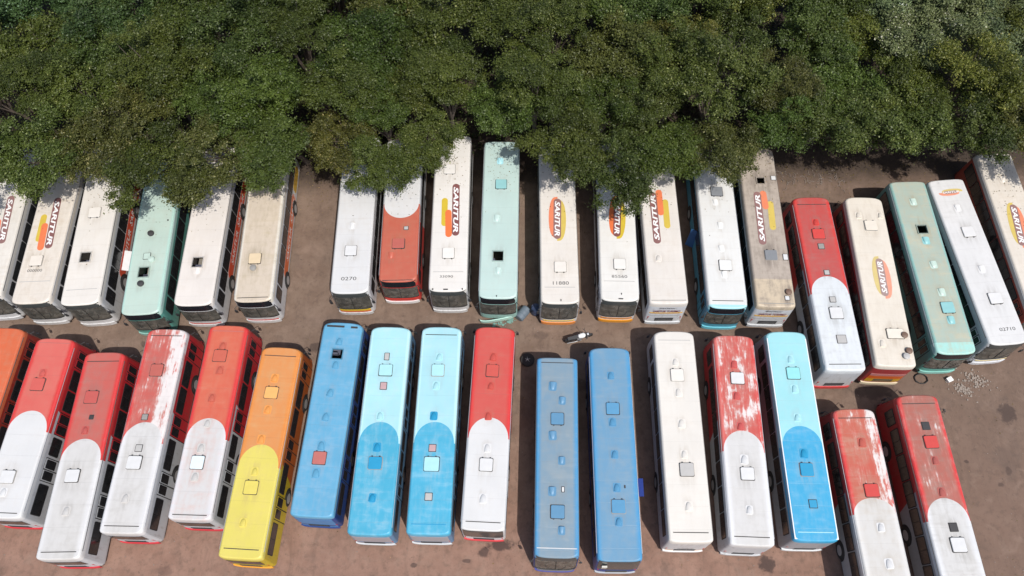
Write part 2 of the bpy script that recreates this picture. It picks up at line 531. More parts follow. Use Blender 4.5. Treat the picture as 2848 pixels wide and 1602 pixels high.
def hatch_meshes(wd, ht):
    k = ('h', round(wd, 2), round(ht, 2))
    if k not in _wm:
        a = MB(); a.prism(rrect(wd, ht, 0.07), 0.0, 0.018)
        b = MB(); b.prism(rrect(wd-0.06, ht-0.06, 0.08), 0.018, 0.075, 0.02)
        c = MB()
        for (x0, x1, y0, y1) in ((-wd/2, wd/2, ht/2-0.05, ht/2), (-wd/2, wd/2, -ht/2, -ht/2+0.05), (-wd/2, -wd/2+0.05, -ht/2+0.05, ht/2-0.05), (wd/2-0.05, wd/2, -ht/2+0.05, ht/2-0.05)):
            c.box(x0, x1, y0, y1, -0.05, 0.06)
        _wm[k] = (a.mesh('roof_hatch'), b.mesh('lid'), c.mesh('hatch_frame'))
    return _wm[k]

ZT = 3.145   # roof top
def paint_col(name): return plain('painted '+name, PALETTE[name], 0.45, var=0.10)

BUSES = []
def bus(sp):
    f = sp['f']; L = sp['L']; h = L/2
    kind = sp.get('kind', 'city')
    seed = sp['seed']
    rnd = random.Random(seed)
    root = thing('parked_bus', sp['label'], 'bus', (sp['x'], sp['y'], 0), R(sp['t']) + (PI if f < 0 else 0), sp['group'])
    sh = Shell(L, *(sp.get('shell') or ()))
    bm = body_mat(seed, *sp['body'])
    rf = dict(sp['roof'])
    if 'y0' in rf: rf['y0'] = f*rf['y0']
    items = []
    for s_ in sp['items'].split(';'):
        s_ = s_.split()
        if s_: items.append((s_[0], f*float(s_[1]), f*float(s_[2]), s_[3:]))
    rf['spots'] = [(it[1], it[2], 0.62 if it[0] in 'ho' else 0.36) for it in items if it[0] in 'hvofp']
    rm = roof_mat(seed, **rf)
    open_front = True
    sign = sp.get('sign', False)
    # ---- body
    zs = [0.34, 0.50, 1.02, 1.15, 2.38, 2.46, 2.72]
    mb = MB(); rings = []
    for z in zs:
        r_ = sh.ring(z, 1.235 if z < 0.4 else 1.25, 0.05 if z < 0.4 else 0.0)
        rings.append(list(range(len(mb.v), len(mb.v)+len(r_)))); mb.v += r_
    n = len(rings[0])
    for k in range(len(zs)-1):
        for i in range(n):
            j = (i+1) % n
            if open_front and FRONT0 <= i < FRONT0+NARC-1 and zs[k] >= 1.14 and (zs[k+1] <= 2.39 or (not sign)):
                xm = abs(mb.v[rings[k][i]][0]+mb.v[rings[k][j]][0])/2
                if xm < 1.17: continue
            mb.f.append((rings[k][i], rings[k][j], rings[k+1][j], rings[k+1][i]))
    mb.f.append(tuple(reversed(rings[0])))
    mb.build('body', bm, root)
    # ---- roof with real openings
    mb = MB(); rings = []
    for z, hw, ins in ROOFR:
        r_ = sh.ring(z, hw, ins)
        rings.append(list(range(len(mb.v), len(mb.v)+len(r_)))); mb.v += r_
    for k in range(len(ROOFR)-1):
        for i in range(n):
            j = (i+1) % n
            mb.f.append((rings[k][i], rings[k][j], rings[k+1][j], rings[k+1][i]))
    top = [mb.v[i] for i in rings[-1]]
    hx = top[0][0]; ya = top[0][1]; yb = top[FRONT0][1]
    mb.poly(top[FRONT0:FRONT0+NARC]); 
    mb.poly([top[(REAR0+i) % n] for i in range(NARC)])
    holes = []
    for it in items:
        if it[0] == 'o':
            wd, ht = (float(it[3][0]), float(it[3][1])) if len(it[3]) >= 2 else (0.66, 0.72)
            holes.append((it[1]-wd/2, it[1]+wd/2, it[2]-ht/2, it[2]+ht/2))
    xs = sorted({-hx, hx} | {q for o_ in holes for q in o_[:2]})
    ys = sorted({ya, yb} | {q for o_ in holes for q in o_[2:]})
    for a, b in zip(xs[:-1], xs[1:]):
        for c, d in zip(ys[:-1], ys[1:]):
            mx, my = (a+b)/2, (c+d)/2
            if any(o_[0] < mx < o_[1] and o_[2] < my < o_[3] for o_ in holes): continue
            mb.quad((a, c, ZT), (b, c, ZT), (b, d, ZT), (a, d, ZT))
    mb.build('roof', rm, root, True)
    for sx in (-1, 1):
        mb = MB(); mb.box(sx*1.232-0.022, sx*1.232+0.022, -h+0.45, h-0.55, 3.000, 3.030); mb.build('drip_rail', M_RAIL if seed % 2 else M_ALU, root)
    # ---- interior
    mb = MB(); mb.box(-1.18, 1.18, -h+0.35, h-0.62, 0.86, 0.90); mb.build('floor', M_FLOOR, root)
    # seats seen through windscreen and hatches
    rows = [h-2.3, h-3.1] + [o_[2]+0.2 for o_ in holes] + [o_[3]-0.1 for o_ in holes]
    sm = M_SEATB if sp.get('brown') else M_SEAT
    for yy in rows:
        for sx in (-0.72, 0.72):
            mb = MB(); mb.box(sx-0.42, sx+0.42, yy-0.22, yy+0.22, 1.25, 1.36); mb.box(sx-0.42, sx+0.42, yy-0.30, yy-0.20, 1.30, 1.95); mb.build('seat', sm, root)
    mb = MB(); mb.box(-1.02, 1.02, h-0.62, h-0.22, 0.92, 1.13); mb.box(-1.0, -0.2, h-0.72, h-0.50, 1.13, 1.27); mb.build('dashboard', M_INT, root)
    mb = MB()
    ring = [(-0.6+0.23*math.cos(2*PI*i/14), h-0.86+0.16*math.sin(2*PI*i/14), 1.33+0.14*math.sin(2*PI*i/14)) for i in range(15)]
    mb.tube(ring, 0.018, 6); mb.tube([(-0.6, h-0.86, 1.33), (-0.6, h-0.7, 1.0)], 0.03, 6); mb.build('steering_wheel', M_DARK, root, True)
    mb = MB(); mb.box(-0.85, -0.35, h-1.6, h-1.15, 1.25, 1.38); mb.box(-0.85, -0.35, h-1.72, h-1.6, 1.3, 2.05); mb.build('driver_seat', M_SEAT, root)
    # ---- front
    ztop = 2.38 if sign else 2.68
    sh.band(1, [1.15, 1.45, 1.9, ztop-0.04], 1.19, -0.012, solid=False).build('windshield', M_WIND, root, True)
    yfz = lambda z_: sh.arc(1, z_, 0.0)[NARC//2][1]
    yrz = lambda z_: sh.arc(-1, z_, 0.0)[NARC//2][1]
    mb = MB(); mb.tube([(0, yfz(z_), z_) for z_ in (1.15, 1.6, 2.0, ztop-0.02)], 0.018, 5); mb.build('windshield_divider', M_RUB, root)
    sh.band(1, [1.10, 1.17], 1.19, 0.010).build('windshield_gasket', M_RUB, root)
    for sx in (-1, 1):
        mb = MB(); mb.tube([(sx*0.15, yfz(1.13)+0.02, 1.13), (sx*0.50, yfz(1.5)+0.015, 1.5), (sx*0.60, yfz(1.9)+0.015, 1.9)], 0.012, 5); mb.build('wiper', M_DARK, root)
    mb = MB(); rows_ = []
    for z_, hw_, in_ in ([(2.46, 1.25, 0.0), (2.70, 1.25, 0.0)] if sign else [(2.64, 1.25, 0.0)]) + [(2.86, 1.248, 0.003), (3.00, 1.232, 0.016), (3.05, 1.213, 0.03)]:
        r_ = sh.ring(z_, hw_, in_, 0.009)
        rows_.append([p for p in r_[FRONT0:FRONT0+NARC] if abs(p[0]) <= 1.17])
    for a, b in zip(rows_[:-1], rows_[1:]):
        for i in range(min(len(a), len(b))-1): mb.quad(a[i], a[i+1], b[i+1], b[i])
    mb.build('destination_sign' if sign else 'windshield_top', M_SIGNG if sign else M_TOPG, root, True)
    fb = sp.get('fbump', None)
    fbm = plain('front bumper', fb, 0.45) if fb else bm
    b_ = sh.band(1, [0.34, 0.38, 0.60, 0.66], 1.2, 0.06).build('front_bumper', fbm, root, True)
    if sp.get('bump_tilt'): b_.matrix_local = Matrix.Translation((0.1, h+0.10, 0.45)) @ Matrix.Rotation(R(8), 4, 'Z') @ Matrix.Rotation(R(9), 4, 'Y') @ Matrix.Translation((0, -h, -0.5))
    for zz, cc in sp.get('fbands', []):
        sh.band(1, [zz[0], zz[1]], 1.08, 0.020).build('front_stripe', plain('front stripe', cc, 0.45), root, True)
    for sx in (-1, 1):
        yy = sh.arc(1, 0.8)[3 if sx > 0 else NARC-4]
        mb = MB(); mb.lathe([(0.115, -0.05), (0.115, 0.03), (0.09, 0.05), (0.0, 0.055)], 12, 'Y', (sx*0.95, yy[1]-0.02, 0.80)); mb.build('headlight', M_HEAD, root, True)
        mb = MB(); ym = h-0.05
        mb.tube([(sx*1.15, ym-0.05, 2.45), (sx*1.36, ym+0.14, 2.40), (sx*1.38, ym+0.15, 2.1)], 0.018, 6)
        mb.box(sx*1.38-0.08, sx*1.38+0.08, ym+0.12, ym+0.18, 1.78, 2.10); mb.build('side_mirror', M_DARK, root)
    # ---- rear
    yr = yrz(2.2)
    if sp.get('rwin', True):
        f_ = sh.band(-1, [1.62, 2.52], 1.05, 0.008).build('rear_window', M_RUB, root, True)
        sh.band(-1, [1.68, 2.46], 1.0, 0.012).build('pane', M_GLASS, f_, True)
    if sp.get('rhigh'):
        mb = MB(); rows_ = []
        for z_, hw_, in_ in ((1.50, 1.25, 0.0), (2.2, 1.25, 0.0), (2.70, 1.25, 0.0), (2.86, 1.248, 0.003), (3.00, 1.238, 0.012), (3.06, 1.22, 0.025)):
            r_ = sh.ring(z_, hw_, in_, 0.014); nn_ = len(r_)
            rows_.append([p for p in [r_[(REAR0+i) % nn_] for i in range(NARC)] if abs(p[0]) <= 1.14])
        for a, b in zip(rows_[:-1], rows_[1:]):
            for i in range(min(len(a), len(b))-1): mb.quad(a[i], a[i+1], b[i+1], b[i])
        mb.build('rear_glass', M_TOPG, root, True)
        if sp['rhigh'] == 2:
            mb = MB(); mb.box(-0.95, -0.66, yr-0.09, yr+0.0, 2.0, 2.6); mb.build('rear_sticker', plain('pale sticker', (0.55, 0.54, 0.48), 0.5), root)
    rb = sp.get('rbump', None)
    sh.band(-1, [0.34, 0.40, 0.58, 0.64], 1.2, 0.07).build('rear_bumper', plain('rear bumper', rb, 0.45) if rb else bm, root, True)
    mb = MB()
    for q in range(5): mb.box(-0.6, 0.6, yrz(0.85)-0.02, yrz(0.85)+0.06, 0.80+q*0.10, 0.84+q*0.10)
    mb.build('engine_grille', M_DARK, root)
    for sx in (-1, 1):
        mb = MB(); yy = sh.arc(-1, 1.2)[4][1]
        mb.box(sx*1.02-0.07, sx*1.02+0.07, yy-0.03, yy+0.08, 0.85, 1.35); mb.build('tail_light', M_TAIL, root)
    for zz, cc in sp.get('rbands', []):
        sh.band(-1, [zz[0], zz[1]], 1.08, 0.014).build('rear_stripe', plain('rear stripe', cc, 0.45), root, True)
    for txt, zz, wd, ht, mm in sp.get('rtext', []):
        lettering(txt, wd, ht, mm, root, Matrix.Translation((0, yrz(zz)-0.035, zz)) @ Matrix.Rotation(PI/2, 4, 'X'), 0.15, 0.012)
    # ---- sides
    if kind == 'city':
        y2 = sp.get('ymid', 0.2)
        dm1 = plain('door paint', sp['body'][0], 0.45); dm2 = plain('door paint', sp['body'][1] if len(sp['body']) > 1 else sp['body'][0], 0.45)
        side_door(root, 1, h-1.05, 1.10, dm1)
        side_door(root, 1, y2+0.55, 1.30, dm1)
        side_door(root, 1, -h+2.95, 1.30, dm2)
        side_window(root, 1, -h+1.25, 1.75, 1.95, 0.98)
        a, b = -h+3.72, y2-0.22
        k = max(1, round((b-a)/1.55)); wd = (b-a)/k
        for i in range(k): side_window(root, 1, a+wd*(i+0.5), wd-0.10, 1.95, 0.98)
        a, b = y2+1.32, h-1.72
        k = max(1, round((b-a)/1.55)); wd = (b-a)/k
        for i in range(k): side_window(root, 1, a+wd*(i+0.5), wd-0.10, 1.95, 0.98)
        a, b = -h+0.45, h-1.75
    else:
        side_door(root, 1, h-1.0, 0.95, plain('door paint', sp['body'][0], 0.45))
        a, b = -h+0.35, h-1.62
        k = round((b-a)/1.42); wd = (b-a)/k
        for i in range(k): side_window(root, 1, a+wd*(i+0.5), wd-0.03, 2.03, 1.06)
        a, b = -h+0.35, h-1.62
    k = round((b-a)/1.5); wd = (b-a)/k
    for i in range(k): side_window(root, -1, a+wd*(i+0.5), wd-0.05, 2.0, 1.02)
    side_window(root, -1, h-1.05, 0.95, 1.92, 1.1, 2)
    for sx in (-1, 1):
        for yy in (h-2.75, -h+3.75):
            obj('wheel_arch', ARCH, M_RUB, root, (sx*1.251, yy, 0.5), 0 if sx > 0 else PI)
            wq = obj('wheel', WHEEL, M_TYRE, root, (sx*1.15, yy, 0.5), 0 if sx > 0 else PI)
            obj('rim', RIM, M_RIM, wq)
    if sp.get('stripe'):
        for side in sp.get('stripe_sides', (-1, 1)):
            for (ya_, yb_, za, zb, cc) in sp['stripe']:
                mb = MB(); pts = rrect(yb_-ya_, zb-za, (zb-za)/2*0.95, 4); k = len(pts)
                mb.v = [(0.0, p[0], p[1]) for p in pts] + [(0.006, p[0], p[1]) for p in pts]
                for i in range(k): mb.f.append((i, (i+1) % k, k+(i+1) % k, k+i))
                mb.f.append(tuple(range(k, 2*k)))
                o_ = mb.build('side_stripe', plain('stripe paint', cc, 0.42), root, loc=(side*1.251, (ya_+yb_)/2, (za+zb)/2))
                o_.rotation_euler.z = 0 if side > 0 else PI
    if sp.get('stext'):
        txt, yc, zc, wd, ht = sp['stext']
        for side in (-1, 1):
            lettering(txt, wd, ht, M_WHT, root, Matrix.Translation((side*1.262, yc, zc)) @ Matrix.Rotation(PI/2*side, 4, 'Z') @ Matrix.Rotation(PI/2, 4, 'X'), 0.2, 0.015)
    # ---- roof fittings
    for ty, x, y, ex in items:
        cname = next((e for e in ex if e in PALETTE), None)
        nums = [float(e) for e in ex if e not in PALETTE]
        mm = paint_col(cname) if cname else rm
        if ty == 'h':
            wd, ht = (nums+[0.86, 0.82])[:2] if len(nums) >= 2 else (rnd.uniform(0.80, 0.86), rnd.uniform(0.76, 0.82))
            a, b, c = hatch_meshes(wd, ht)
            q = obj('roof_hatch', a, M_SEAM if rnd.random() < sp.get('hdark', 0.85) else paint_col('grey'), root, (x, y, ZT))
            l = obj('lid', b, mm if cname else lid_mat(sp), q)
            l.rotation_euler = (R(rnd.uniform(-1.6, 1.6)), R(rnd.uniform(-1.6, 1.6)), R(rnd.uniform(-1, 1)))
            l.location = (rnd.uniform(-0.012, 0.012), rnd.uniform(-0.012, 0.012), rnd.uniform(0.0, 0.02))
            for sx_ in (-0.22, 0.22):
                mb = MB(); mb.box(sx_-0.04, sx_+0.04, -0.03, 0.03, 0.0, 0.05); mb.build('hinge', M_DARK, q, loc=(0, ht/2, 0))
        elif ty == 'v':
            q = obj('vent_flange', FLANGE, mm if cname else lid_mat(sp, 0.97), root, (x, y, ZT), rnd.uniform(-0.08, 0.08))
            s_ = rnd.uniform(0.88, 1.08); q.scale = (s_, s_, 1)
            obj('roof_vent', VENT, mm if cname else lid_mat(sp), q, (0, 0, 0.008))
        elif ty == 'f':
            obj('roof_fan', FAN, paint_col(cname or 'dark'), root, (x, y, ZT))
        elif ty == 'p':
            wd = nums[0] if nums else 0.40; ht = nums[1] if len(nums) > 1 else wd
            mb = MB(); mb.prism(rrect(wd+0.07, ht+0.07, 0.03), 0, 0.012); q = mb.build('vent_flange', M_SEAM, root, loc=(x, y, ZT))
            mb = MB(); mb.prism(rrect(wd, ht, 0.03), 0.012, 0.04, 0.008); mb.build('vent_cover', paint_col(cname or 'grey'), q)
        elif ty == 'o':
            wd, ht = nums[:2] if len(nums) >= 2 else (0.66, 0.72)
            obj('hatch_frame', hatch_meshes(wd+0.1, ht+0.1)[2], lid_mat(sp, 0.7), root, (x, y, ZT))
        elif ty == 'd':
            wd = nums[0] if nums else 0.1; ht = nums[1] if len(nums) > 1 else 0.1
            mb = MB(); mb.prism(rrect(wd, ht, 0.02), 0, 0.03); mb.build('roof_marker', paint_col('dark'), root, loc=(x, y, ZT))
        elif ty == 's':
            mm = M_SEAM if not cname else paint_col(cname)
            mb = MB(); wd = nums[0] if nums else 1.95; mb.box(-wd/2, wd/2, -0.022, 0.022, -0.01, 0.012); mb.build('roof_seam', mm, root, loc=(0, y, ZT))
    for lg in sp.get('logo', []):
        logo(root, f, lg)
    for txt, x, y, wd, ht in sp.get('text', []):
        lettering(txt, wd, ht, M_LETD, root, Matrix.Translation((f*x, f*y, ZT+0.006)) @ Matrix.Rotation(PI if f < 0 else 0, 4, 'Z'), 0.0, 0.0)
    BUSES.append(root)
    return root

def lid_mat(sp, k=1.0):
    c = sp.get('lid', sp['roof']['c1'])
    return plain('lid paint', tuple(round(q*k, 3) for q in c), 0.45, var=0.08)

def flat(pts, z0, z1, m, root, name):
    mb = MB(); mb.prism(pts, z0, z1); return mb.build(name, m, root)
def capsule(p0, p1, r, n=7):
    a, b = Vector(p0), Vector(p1); d = (b-a).normalized(); t = math.atan2(d.y, d.x)
    pts = [(b.x+r*math.cos(t-PI/2+PI*i/n), b.y+r*math.sin(t-PI/2+PI*i/n)) for i in range(n+1)]
    pts += [(a.x+r*math.cos(t+PI/2+PI*i/n), a.y+r*math.sin(t+PI/2+PI*i/n)) for i in range(n+1)]
    return pts

_logo_m = {}
def logo(root, f, lg):
    ty = lg[0]
    fade = lg[-1] if ty == 'pill' else lg[5]
    def mk(nm, c, mixc=(0.62, 0.58, 0.52)):
        return plain(nm, tuple(round(a*(1-fade)+b*fade, 3) for a, b in zip(c, mixc)), 0.5)
    P = lambda p: (f*p[0], f*p[1])
    mo, my, mbn = mk('badge orange', LOGO_O), mk('badge yellow', LOGO_Y), mk('badge brown', BROWN)
    mw = mk('badge white', (0.78, 0.77, 0.75))
    def letter(par, p0, p1, wd, up):
        # lettering runs from p0 (start) to p1 (end)
        a, b = Vector(P(p0)), Vector(P(p1)); d = b-a; t = math.atan2(d.y, d.x); c = (a+b)/2
        o = lettering('SARITUR', d.length, wd, mw, par, Matrix.Translation((c.x, c.y, ZT+0.019)) @ Matrix.Rotation(t, 4, 'Z'), 0.22, 0.03)
    if ty == 'pill':
        _, brown, orange, yellow, rev, fade = lg
        for pp, m_, z_, r_ in ((yellow, my, 0.006, 0.205), (orange, mo, 0.009, 0.215), (brown, mbn, 0.013, 0.245)):
            p0, p1 = pp
            e = 0.20
            d = (Vector(p1)-Vector(p0)).normalized()*e
            q0, q1 = Vector(p0)+d, Vector(p1)-d
            b_ = flat(capsule(P(q0), P(q1), r_), ZT+0.001, ZT+z_, m_, root, 'painted_badge')
        p0, p1 = brown
        if rev: p0, p1 = p1, p0
        d = (Vector(p1)-Vector(p0)).normalized()*0.20
        letter(b_, tuple(Vector(p0)+d), tuple(Vector(p1)-d), 0.33, rev)
    elif ty == 'oval':
        _, p0, p1, ow, rev, fade, side = lg
        a, b = Vector(P(p0)), Vector(P(p1)); c = (a+b)/2; d = b-a; t = math.atan2(d.y, d.x); ln = d.length/2
        def half(s_, n=14):
            return [(ln*math.cos(PI*i/n), s_*ow*abs(math.sin(PI*i/n))**0.6) for i in range(n+1)]
        for s_, m_ in ((1, my if side > 0 else mo), (-1, mo if side > 0 else my)):
            pts = half(s_)
            sh_ = 0.12*s_
            pts = [(p[0]*0.92+sh_, p[1]) for p in pts]
            if s_ < 0: pts = pts[::-1]
            rot = [(c.x+p[0]*math.cos(t)-p[1]*math.sin(t), c.y+p[0]*math.sin(t)+p[1]*math.cos(t)) for p in pts]
            flat(rot, ZT+0.001, ZT+0.006, m_, root, 'painted_badge')
        e = d.normalized()*0.42
        b_ = flat(capsule(tuple(a+e), tuple(b-e), ow*0.44), ZT+0.001, ZT+0.013, mbn, root, 'painted_badge')
        q0, q1 = (p1, p0) if rev else (p0, p1)
        dd = (Vector(q1)-Vector(q0)).normalized()*0.38*min(1, ln/1.5)
        letter(b_, tuple(Vector(q0)+dd), tuple(Vector(q1)-dd), ow*0.60, rev)

exec_specs = []
G_UP = 'retired buses parked side by side with their ends under the trees'
G_LOW = 'retired buses parked side by side in the front row'
UPB = dict(f=-1, kind='coach', group=G_UP)
CW = (0.60, 0.60, 0.60)
STR1 = [(-4.6, 3.2, 0.62, 1.40, (0.62, 0.075, 0.03))]
STR2 = [(-5.6, -3.4, 0.62, 1.40, (0.55, 0.33, 0.03)), (-3.2, 3.4, 0.62, 1.40, (0.60, 0.115, 0.025))]
STX = ('SARITUR  SARITUR', -0.7, 1.03, 5.6, 0.38)
def U(label, x, y, t, L, items, roof, body, **k):
    d = dict(UPB); d.update(label=label, x=x, y=y, t=t, L=L, items=items, roof=roof, body=body, seed=len(exec_specs)*7+3, **k); exec_specs.append(d)
def Lw(label, x, y, t, L, items, roof, body, **k):
    d = dict(f=1, kind='city', group=G_LOW); d.update(label=label, x=x, y=y, t=t, L=L, items=items, roof=roof, body=body, seed=len(exec_specs)*7+5, **k); exec_specs.append(d)

D_TAN = (0.40, 0.30, 0.20)
D_GRY = (0.22, 0.20, 0.17)
# ---------------- back row, left to right
U('white bus cut off by the left edge, brown roof badge beside its right side', -34.23, 26.32, 2.66, 12.2, '', dict(c1=WHITE, dirt=0.22), (CW,),
  logo=[('pill', ((0.25, 1.6), (0.40, -2.05)), ((-0.22, -0.2), (-0.05, -2.2)), ((-0.45, 0.5), (-0.36, -1.5)), False, 0.12)])
U('white bus with brown, orange and yellow roof badge next to the left edge', -30.89, 25.96, 1.57, 12.2, 'h -.24 -3.05 ; s 0 -4.55 lgrey', dict(c1=(0.655, 0.60, 0.525), dirt=0.28), (CW,), hdark=0.1,
  logo=[('pill', ((0.12, 1.75), (0.30, -2.10)), ((-0.32, -0.2), (-0.20, -2.25)), ((-0.52, 0.5), (-0.48, -1.6)), False, 0.05)], text=[('000000', -0.2, -3.75, 0.95, 0.2)])
U('plain white bus with one open square roof hole and a white flap hanging open', -27.88, 25.80, 3.11, 12.2, 'h -.13 .73; o -.16 -2.68; s -.14 -5.02 lgrey', dict(c1=(0.675, 0.64, 0.585), dirt=0.11), (CW,), stripe=STR1, stext=STX, flap=1)
U('pale mint bus between two white buses with two dark roof fans and an open hatch', -23.82, 25.07, 2.66, 12.2, 'f -.11 -.25; p -.14 -1.93 mint .42; f .22 -2.22 mint; o -.17 -3.11; f -.22 -3.95; d .86 .74', dict(c1=MINT, dirt=0.20, dirtc=(0.36, 0.36, 0.30), edge=(0.38, 0.56, 0.49)), ((0.10, 0.30, 0.25),), fbump=(0.25, 0.45, 0.40), sign=True)
U('white bus with an open roof hole and a red side band beside the mint bus', -20.36, 25.64, 0.45, 12.2, 'o -.13 -3.02; v -.06 -3.65', dict(c1=(0.665, 0.62, 0.57), dirt=0.11), (CW,), sign=True, stripe=STR1, stext=STX, fbands=[((0.70, 0.80), (0.45, 0.06, 0.05))])
U('dirty beige roofed bus at the left side of the empty bay', -16.65, 25.84, 1.16, 12.2, 'h -.16 -3.02 cream; f -.19 -3.71 grey; s -.12 -5.81', dict(c1=(0.57, 0.49, 0.395), dirt=0.5, dirtc=(0.36, 0.30, 0.20), edge=(0.62, 0.58, 0.50)), (CW,), sign=True, stripe=STR2, stext=STX, fbands=[((0.70, 0.80), (0.45, 0.06, 0.05))])
U('clean white bus with roof number 0270 at the right side of the empty bay', -10.44, 26.33, 0.29, 12.2, 'v -.16 -1.16; h -.11 -3.02', dict(c1=CLEAN, dirt=0.10), (CW,), hdark=0.1, text=[('0270', -0.09, -5.06, 0.98, 0.25)],
  fbands=[((0.92, 1.08), (0.60, 0.42, 0.03)), ((0.70, 0.88), (0.62, 0.14, 0.04))])
U('bus with salmon red front roof and white rounded rear half under the trees', -7.38, 26.60, 0.27, 11.2, 'p .39 -1.65 lgrey .26 .22; h -.06 -2.83 redf; v -.51 -3.69; s 0 -5.5', dict(c1=(0.46, 0.112, 0.070), c2=CLEAN, y0=-0.85, arch=1.1, dirt=0.12), (RED, GREY, 0.0), fbands=[((0.80, 1.08), (0.55, 0.04, 0.03))], fbump=(0.70, 0.69, 0.68), lid=(0.46, 0.112, 0.070), sign=True)
U('white bus with long brown roof badge right of the red and white bus', -4.05, 26.36, -0.70, 12.2, 'h -.03 -3.36; h -.17 3.22; s -.07 -4.71 lgrey; d -.95 -5.95; d .95 -5.95; d -.12 -5.97 .3 .08', dict(c1=(0.675, 0.65, 0.605), dirt=0.09), (CW,), hdark=0.1,
  logo=[('pill', ((0.31, 1.98), (0.39, -2.0)), ((-0.15, -0.05), (-0.06, -2.13)), ((-0.42, 0.89), (-0.38, -1.30)), False, 0.0)], text=[('33090', -0.11, -5.05, 0.85, 0.17)])
U('pale mint bus with torn front bumper and an open roof hole near its windshield', -0.73, 25.80, -1.77, 12.2, 'h .02 2.49 cyan; v -.09 4.40 lcyan; v -.21 -.22; o -.05 -3.06; v -.02 -4.15; d -.08 -5.93 .07 .1', dict(c1=(0.445, 0.575, 0.53), dirt=0.16, dirtc=(0.38, 0.40, 0.36)), ((0.30, 0.50, 0.45),), sign=True, bump_tilt=True, fbump=(0.45, 0.68, 0.60))
U('white bus with oval badge between the torn mint bus and bus 85560, number 11880', 3.15, 25.38, -1.03, 12.2, 'h .06 -3.51; s .02 -4.96 lgrey; d .05 -5.87 .06 .14', dict(c1=(0.66, 0.62, 0.56), dirt=0.14), (CW,), hdark=0.1,
  logo=[('oval', (0.0, 1.85), (-0.10, -1.60), 0.58, False, 0.12, 1)], text=[('11880', 0.07, -4.66, 1.02, 0.24)], fbands=[((0.82, 0.96), (0.60, 0.40, 0.04))], fbump=(0.62, 0.22, 0.05))
U('white bus with oval roof badge and roof number 85560', 7.07, 25.49, -2.15, 12.2, 'h .06 -3.48; s .05 -4.71 lgrey; d .1 -5.6 .06 .12; d .05 -5.95 .3 .07', dict(c1=(0.67, 0.655, 0.61), dirt=0.10), (CW,), hdark=0.3,
  logo=[('oval', (0.14, 1.75), (-0.06, -1.62), 0.56, False, 0.0, 1)], text=[('85560', 0.02, -4.37, 1.0, 0.2)], fbump=(0.66, 0.27, 0.02), fbands=[((0.84, 1.0), (0.55, 0.20, 0.02))])
RTX = [('Saritur', 2.62, 1.1, 0.17, M_LETD), ('SARITUR TURISMO', 2.20, 1.75, 0.30, plain('maroon lettering', (0.22, 0.03, 0.05), 0.5))]
RBD = [((1.86, 1.98), (0.62, 0.36, 0.08)), ((1.56, 1.60), (0.25, 0.26, 0.28)), ((1.2, 1.23), (0.25, 0.26, 0.28))]
U('white bus parked rear first with reversed brown badge, lettered across its back end', 10.01, 25.24, -0.79, 12.2, 'v -.41 -2.84; s 0 -5.85 grey 2.2', dict(c1=(0.65, 0.61, 0.555), dirt=0.13), ((0.62, 0.64, 0.66),), rwin=False, rtext=RTX, rbands=RBD,
  logo=[('pill', ((-0.40, 2.19), (-0.38, -1.72)), ((0.03, 2.4), (0.03, 0.40)), ((0.40, 1.64), (0.38, -0.61)), True, 0.06)], )
exec_specs[-1]['f'] = 1
U('white bus with pale blue front and a grey mesh hatch near the trees', 13.85, 24.87, -2.08, 12.2, 'h .06 2.57 mesh; v -.11 1.70; v .03 -.10; v -.05 -1.85; h .08 -3.06; v -.06 -3.75; s .02 -5.58', dict(c1=(0.655, 0.655, 0.63), dirt=0.10, endc=CYAN, endy=(5.85, 1)), ((0.07, 0.30, 0.42),), fbump=(0.16, 0.52, 0.62), sign=True, hdark=0.5, flap=2)
U('grime covered grey brown bus with faded badge parked rear first', 16.91, 24.90, -2.30, 12.2, 'o .07 3.36 .5 .5; p .97 3.6 white .3; h .08 -2.40 mesh; p 1.0 -2.52 white .28 .4; f .85 -5.06 brown; p .73 -5.46 white .26; s 0 -5.85 grey 2.2', dict(c1=(0.42, 0.36, 0.30), dirt=0.8, dirtc=(0.24, 0.20, 0.165), seg=(4.13, -1, (0.52, 0.43, 0.31))), ((0.60, 0.62, 0.64),), rwin=False, rtext=RTX, rbands=RBD,
  logo=[('pill', ((-0.28, 2.42), (-0.34, -1.59)), ((0.12, 2.54), (0.18, 1.1)), ((0.53, 1.73), (0.46, -0.50)), True, 0.12)], hdark=0.2)
exec_specs[-1]['f'] = 1
exec_specs[-1]['roof']['seg'] = (4.13, -1, (0.52, 0.43, 0.31))
Lw('red and pale grey bus in the back row with four small grey roof covers', 20.22, 20.70, -0.43, 12.36, 'v .01 4.21; h .03 3.32; p .04 2.40 grey .36; p .05 .48 lgrey .3; p .06 -1.43 lgrey .34; h .10 -2.37 white; p .10 -4.12 lgrey .55 .5; s -.05 5.60; s 0 -5.75', dict(c1=RED, c2=(0.62, 0.65, 0.66), y0=0.21, fade=(0.36, 0.09, 0.08), fa=0.6, dirt=0.2, dirtc=D_GRY), (RED, GREY, 0.0), lid=(0.55, 0.06, 0.05), rwin=False, rbump=(0.5, 0.04, 0.04), body_rear=1)
exec_specs[-1]['group'] = G_UP
